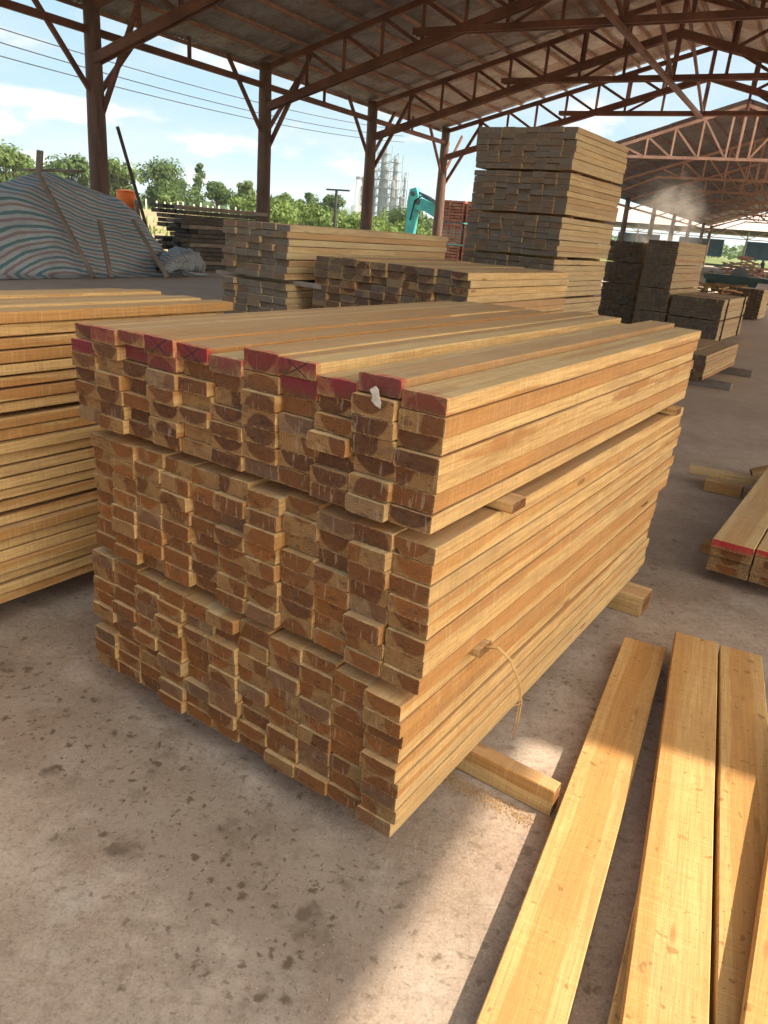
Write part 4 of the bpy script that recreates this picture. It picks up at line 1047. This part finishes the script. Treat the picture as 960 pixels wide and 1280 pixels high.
# reddish lumber behind the far post
for k in range(6):
    a = S(36.0+(k % 3)*.02, -18.05+(k//3)*1.72, .1+1.06*(k % 3)); 
    e = empty('lumber_pack', a); lv = ('lowest', 'middle', 'topmost')[k % 3]; ps = ('left', 'right')[k//3]
    tag(e, f'{lv} reddish pack, {ps} of two stacks behind the far shed post', 'lumber pack', 'reddish packs behind the far post')
    for i in range(7):
        mb = MB()
        for j in range(9):
            c = a+SV*(.09+j*.178+R.uniform(-.006, .006))+Z*(.07+i*.143)+SU*(.9+R.uniform(-.04, .04)); mb.box(c, (1.8, .165, .112), (SU, SV, Z))
        mb.build('layer', M['redlumber'], e)
    for q in (0.05, .8, 1.55):
        mb = MB(); mb.beam(a+SV*q+Z*-.05+SU*-.03, a+SV*q+Z*1.0+SU*-.03, .08, .05); mb.build('batten', M['redlumber'], e)

# dark machine, red heap and a worker far down the aisle
e = empty('saw_bench', S(32.8, -3.2, 0)); tag(e, 'dark green saw bench far down the aisle', 'saw bench')
c0 = S(32.8, -3.1, 0)
MB().prism([(-1.1, .80), (1.5, .80), (1.5, .93), (1.0, .98), (-1.0, 1.0), (-1.15, .95)], c0, SV, Z, SU, .9).build('table', M['machine'], e)
MB().prism([(-.75, .35), (.7, .35), (.85, .8), (-.9, .8)], c0, SV, Z, SU, .7).build('body', M['machine'], e)
for a, b in ((-1, -.35), (1.3, -.35), (-1, .35), (1.3, .35)):
    mb = MB(); mb.beam(c0+SV*a+SU*b, c0+SV*a+SU*b+Z*.8, .09, .09); mb.build('leg', M['machine'], e)
MB().prism([(math.cos(k*.3142)*.33, math.sin(k*.3142)*.33) for k in range(20)], c0+Z*.98+SV*.1, SV, Z, SU, .02).build('saw_blade', M['plant'], e)
for k in range(60):
    c = S(76+R.uniform(-4, 4), -6.7+R.gauss(0, 1.3), 0); hmax = 1.7*math.exp(-((c@SV+6.7)/1.7)**2); c.z = .08+hmax*R.random()
    a = R.random()*6.3; l = R.uniform(.8, 1.9); d = Vector((math.cos(a), math.sin(a), R.uniform(-.25, .25)))*l/2
    stick(c-d, c+d, .22, .10, 'reddish offcut in the heap beyond the saw bench', 'red_offcut', 'redbark', 'reddish offcuts heaped beyond the saw bench')

def person(loc, face, label):
    e = empty('person', loc); tag(e, label, 'person')
    def skin(nm, verts, edges, radii, mat, sub=2):
        me = bpy.data.meshes.new(nm); me.from_pydata(verts, edges, []); me.update()
        o = bpy.data.objects.new(nm, me); COL.objects.link(o); me.materials.append(M[mat])
        mo = o.modifiers.new('skin', 'SKIN'); 
        for i, rr in enumerate(radii): me.skin_vertices[0].data[i].radius = (rr, rr)
        me.skin_vertices[0].data[0].use_root = True
        s = o.modifiers.new('sub', 'SUBSURF'); s.levels = sub; s.render_levels = sub
        o.parent = e; return o
    V = [(0, 0, .92), (0, .01, 1.10), (0, .04, 1.32), (0, .07, 1.44), (0, .10, 1.53), (0, .12, 1.63),
         (.10, 0, .86), (.13, .12, .48), (.12, .04, .06), (.12, .17, .03), (-.10, 0, .86), (-.13, -.10, .48), (-.12, -.22, .06), (-.12, -.08, .03),
         (.19, .06, 1.38), (.25, .10, 1.12), (.24, .28, .96), (.235, .36, .93), (-.19, .06, 1.38), (-.25, .14, 1.12), (-.22, .33, 1.0), (-.215, .41, .98)]
    E = [(0, 1), (1, 2), (2, 3), (3, 4), (4, 5), (0, 6), (6, 7), (7, 8), (8, 9), (0, 10), (10, 11), (11, 12), (12, 13), (2, 14), (14, 15), (15, 16), (16, 17), (2, 18), (18, 19), (19, 20), (20, 21)]
    r_ = [.14, .135, .15, .06, .09, .09, .10, .07, .045, .04, .10, .07, .045, .04, .06, .045, .035, .03, .06, .045, .035, .03]
    skin('body', V, E, r_, 'cloth')
    skin('trousers', [(0, 0, .90), (.10, 0, .85), (.13, .12, .48), (.12, .04, .08), (-.10, 0, .85), (-.13, -.10, .48), (-.12, -.22, .08)], [(0, 1), (1, 2), (2, 3), (0, 4), (4, 5), (5, 6)], [.152, .112, .082, .06, .112, .082, .06], 'trousers')
    skin('head', [(0, .10, 1.51), (0, .12, 1.60), (0, .125, 1.67), (0, .20, 1.585)], [(0, 1), (1, 2), (1, 3)], [.065, .095, .085, .025], 'skin')
    skin('hair', [(0, .10, 1.64), (0, .115, 1.71)], [(0, 1)], [.098, .075], 'hair')
    e.rotation_euler = (0, 0, face); e.scale = (1, 1, .98)
person(S(79.5, -5.5, 0), rad(110), 'far worker in blue-grey clothes walking beyond the saw bench')

# drift of sawdust smoke under the second shed
def puff(loc, sx, sy, sz, dens, seed, label, thr=.42):
    t = NT('sawdust_smoke'); tc = t.n('ShaderNodeTexCoord'); v = tc.outputs['Object']
    ln = t.n('ShaderNodeVectorMath', {0: v}, operation='LENGTH').outputs['Value']
    fall = t.mapr(ln, .25, .98, 1, 0, True)
    n = t.noise(t.mapping(v, (1.6, 1.6, 2.0), (seed, 0, seed)), 1.5, 4, .6, .6)
    d = t.math('MULTIPLY', t.math('MULTIPLY', t.mapr(n, thr, .75), fall), dens)
    pv = t.n('ShaderNodeVolumePrincipled', {'Color': (.86, .76, .66), 'Density': d, 'Anisotropy': .2})
    o_ = t.n('ShaderNodeOutputMaterial'); t.t.links.new(pv.outputs[0], o_.inputs['Volume'])
    bm = bmesh.new(); bmesh.ops.create_icosphere(bm, subdivisions=3, radius=1); me = bpy.data.meshes.new('dust_cloud'); bm.to_mesh(me); bm.free()
    me.materials.append(t.m); o = bpy.data.objects.new('dust_cloud', me); COL.objects.link(o); o.location = loc; o.scale = (sx, sy, sz)
    tag(o, label, 'dust', kind='stuff')
    return o
puff(S(46.5, -8.6, 2.9), 2.6, 2.6, 3.6, .5, 3, 'pale dust drifting up under the front of the second shed')

# ------------------------------------------------------------------ air
t = NT('haze_air'); pv = t.n('ShaderNodeVolumePrincipled', {'Color': (.86, .93, 1.0), 'Density': .0003, 'Anisotropy': .1})
o_ = t.n('ShaderNodeOutputMaterial'); t.t.links.new(pv.outputs[0], o_.inputs['Volume'])
mb = MB(); mb.box((0, 0, 44), (5400, 5400, 92)); hz = mb.build('haze', t.m); tag(hz, 'thin pale haze lying over the yard and fields', 'haze', kind='stuff')

# ------------------------------------------------------------------ sky, sun, camera
SUN_AZ, SUN_EL = 118.5-18, 41.8
w = NT('World', world=True)
sc.world = w.m
sky = w.n('ShaderNodeTexSky', sky_type='NISHITA', sun_disc=False, sun_elevation=rad(SUN_EL), sun_rotation=rad(SUN_AZ), altitude=50, air_density=1.1, dust_density=1.2, ozone_density=1.3)
tc = w.n('ShaderNodeTexCoord'); d = tc.outputs['Generated']
sep = w.n('ShaderNodeSeparateXYZ', {0: d})
zc = w.math('ADD', w.math('MAXIMUM', sep.outputs[2], 0.0), .16)
pl = w.n('ShaderNodeCombineXYZ', {0: w.math('DIVIDE', sep.outputs[0], zc), 1: w.math('DIVIDE', sep.outputs[1], zc), 2: 0.0}).outputs[0]
n1 = w.noise(w.mapping(pl, (1, 1, 1), (2.3, 1.1, 0)), 1.1, 7, .56, .2)
n2 = w.noise(w.mapping(d, (3.2, 3.2, 9), (.7, .2, .4)), 2.4, 6, .52)
thin = w.mapr(n1, .42, .68, .04, .6, True)
cum = w.math('MULTIPLY', w.mapr(n2, .52, .63, 0, .9, True), w.mapr(sep.outputs[2], .34, .10, 0, 1, True))
CL = 3.35; SUNWARD_FILL = 14.5
cloudc = w.mix(w.mapr(n2, .53, .66), (CL*.66, CL*.77, CL*.86, 1), (CL*1.22, CL*1.22, CL*1.20, 1))
skyc = w.mix(w.mapr(sep.outputs[2], .0, .5, .92, .65), sky.outputs[0], (CL*.36, CL*.66, CL*.90, 1))
c1 = w.mix(thin, skyc, (CL*.76, CL*.86, CL*.92, 1))
c2 = w.mix(cum, c1, cloudc)
# added brightening of the unseen sky sunward, to lift light under the roof
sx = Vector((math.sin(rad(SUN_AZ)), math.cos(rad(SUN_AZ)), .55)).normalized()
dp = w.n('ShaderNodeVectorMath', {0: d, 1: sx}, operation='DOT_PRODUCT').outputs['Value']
c2 = w.mix(w.mapr(dp, .25, .95, 0, 1, True), c2, (SUNWARD_FILL*1.05, SUNWARD_FILL*.98, SUNWARD_FILL*.86, 1))
SKY_STRENGTH = .085
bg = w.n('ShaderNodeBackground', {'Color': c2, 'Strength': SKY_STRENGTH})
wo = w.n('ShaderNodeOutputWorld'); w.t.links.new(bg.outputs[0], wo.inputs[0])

ld = bpy.data.lights.new('sun', 'SUN'); ld.energy = 2.7; ld.angle = rad(.5); ld.color = (1.0, .90, .74)
lo = bpy.data.objects.new('sun', ld); COL.objects.link(lo)
a, el = rad(SUN_AZ), rad(SUN_EL)
sd = Vector((math.sin(a)*math.cos(el), math.cos(a)*math.cos(el), math.sin(el)))
lo.rotation_euler = sd.to_track_quat('Z', 'Y').to_euler(); lo.location = sd*60

cam = bpy.data.cameras.new('camera'); co = bpy.data.objects.new('camera', cam); COL.objects.link(co)
p, r_ = rad(21.16), rad(4.78)
fwd = Vector((0, math.cos(p), -math.sin(p))); right = Vector((1, 0, 0)); up = right.cross(fwd)
Rr = right*math.cos(r_)+up*math.sin(r_); Uu = -right*math.sin(r_)+up*math.cos(r_)
m = Matrix((Rr, Uu, -fwd)).transposed().to_4x4(); m.translation = Vector((0, 0, 1.65))
co.matrix_world = m
cam.sensor_width = 36; cam.sensor_fit = 'AUTO'; cam.lens = 913.9/1280*36
cam.clip_start = .05; cam.clip_end = 9000
sc.camera = co
sc.view_settings.view_transform = 'Standard'; sc.view_settings.look = 'None'
sc.view_settings.gamma = 1; sc.view_settings.use_curve_mapping = False
sc.view_settings.exposure = 1.74
sc.render.engine = 'CYCLES'
sc.cycles.use_denoising = True
sc.cycles.max_bounces = 10; sc.cycles.diffuse_bounces = 6; sc.cycles.volume_bounces = 1; sc.cycles.transparent_max_bounces = 8
sc.cycles.sample_clamp_indirect = 8
sc.cycles.volume_step_rate = 2
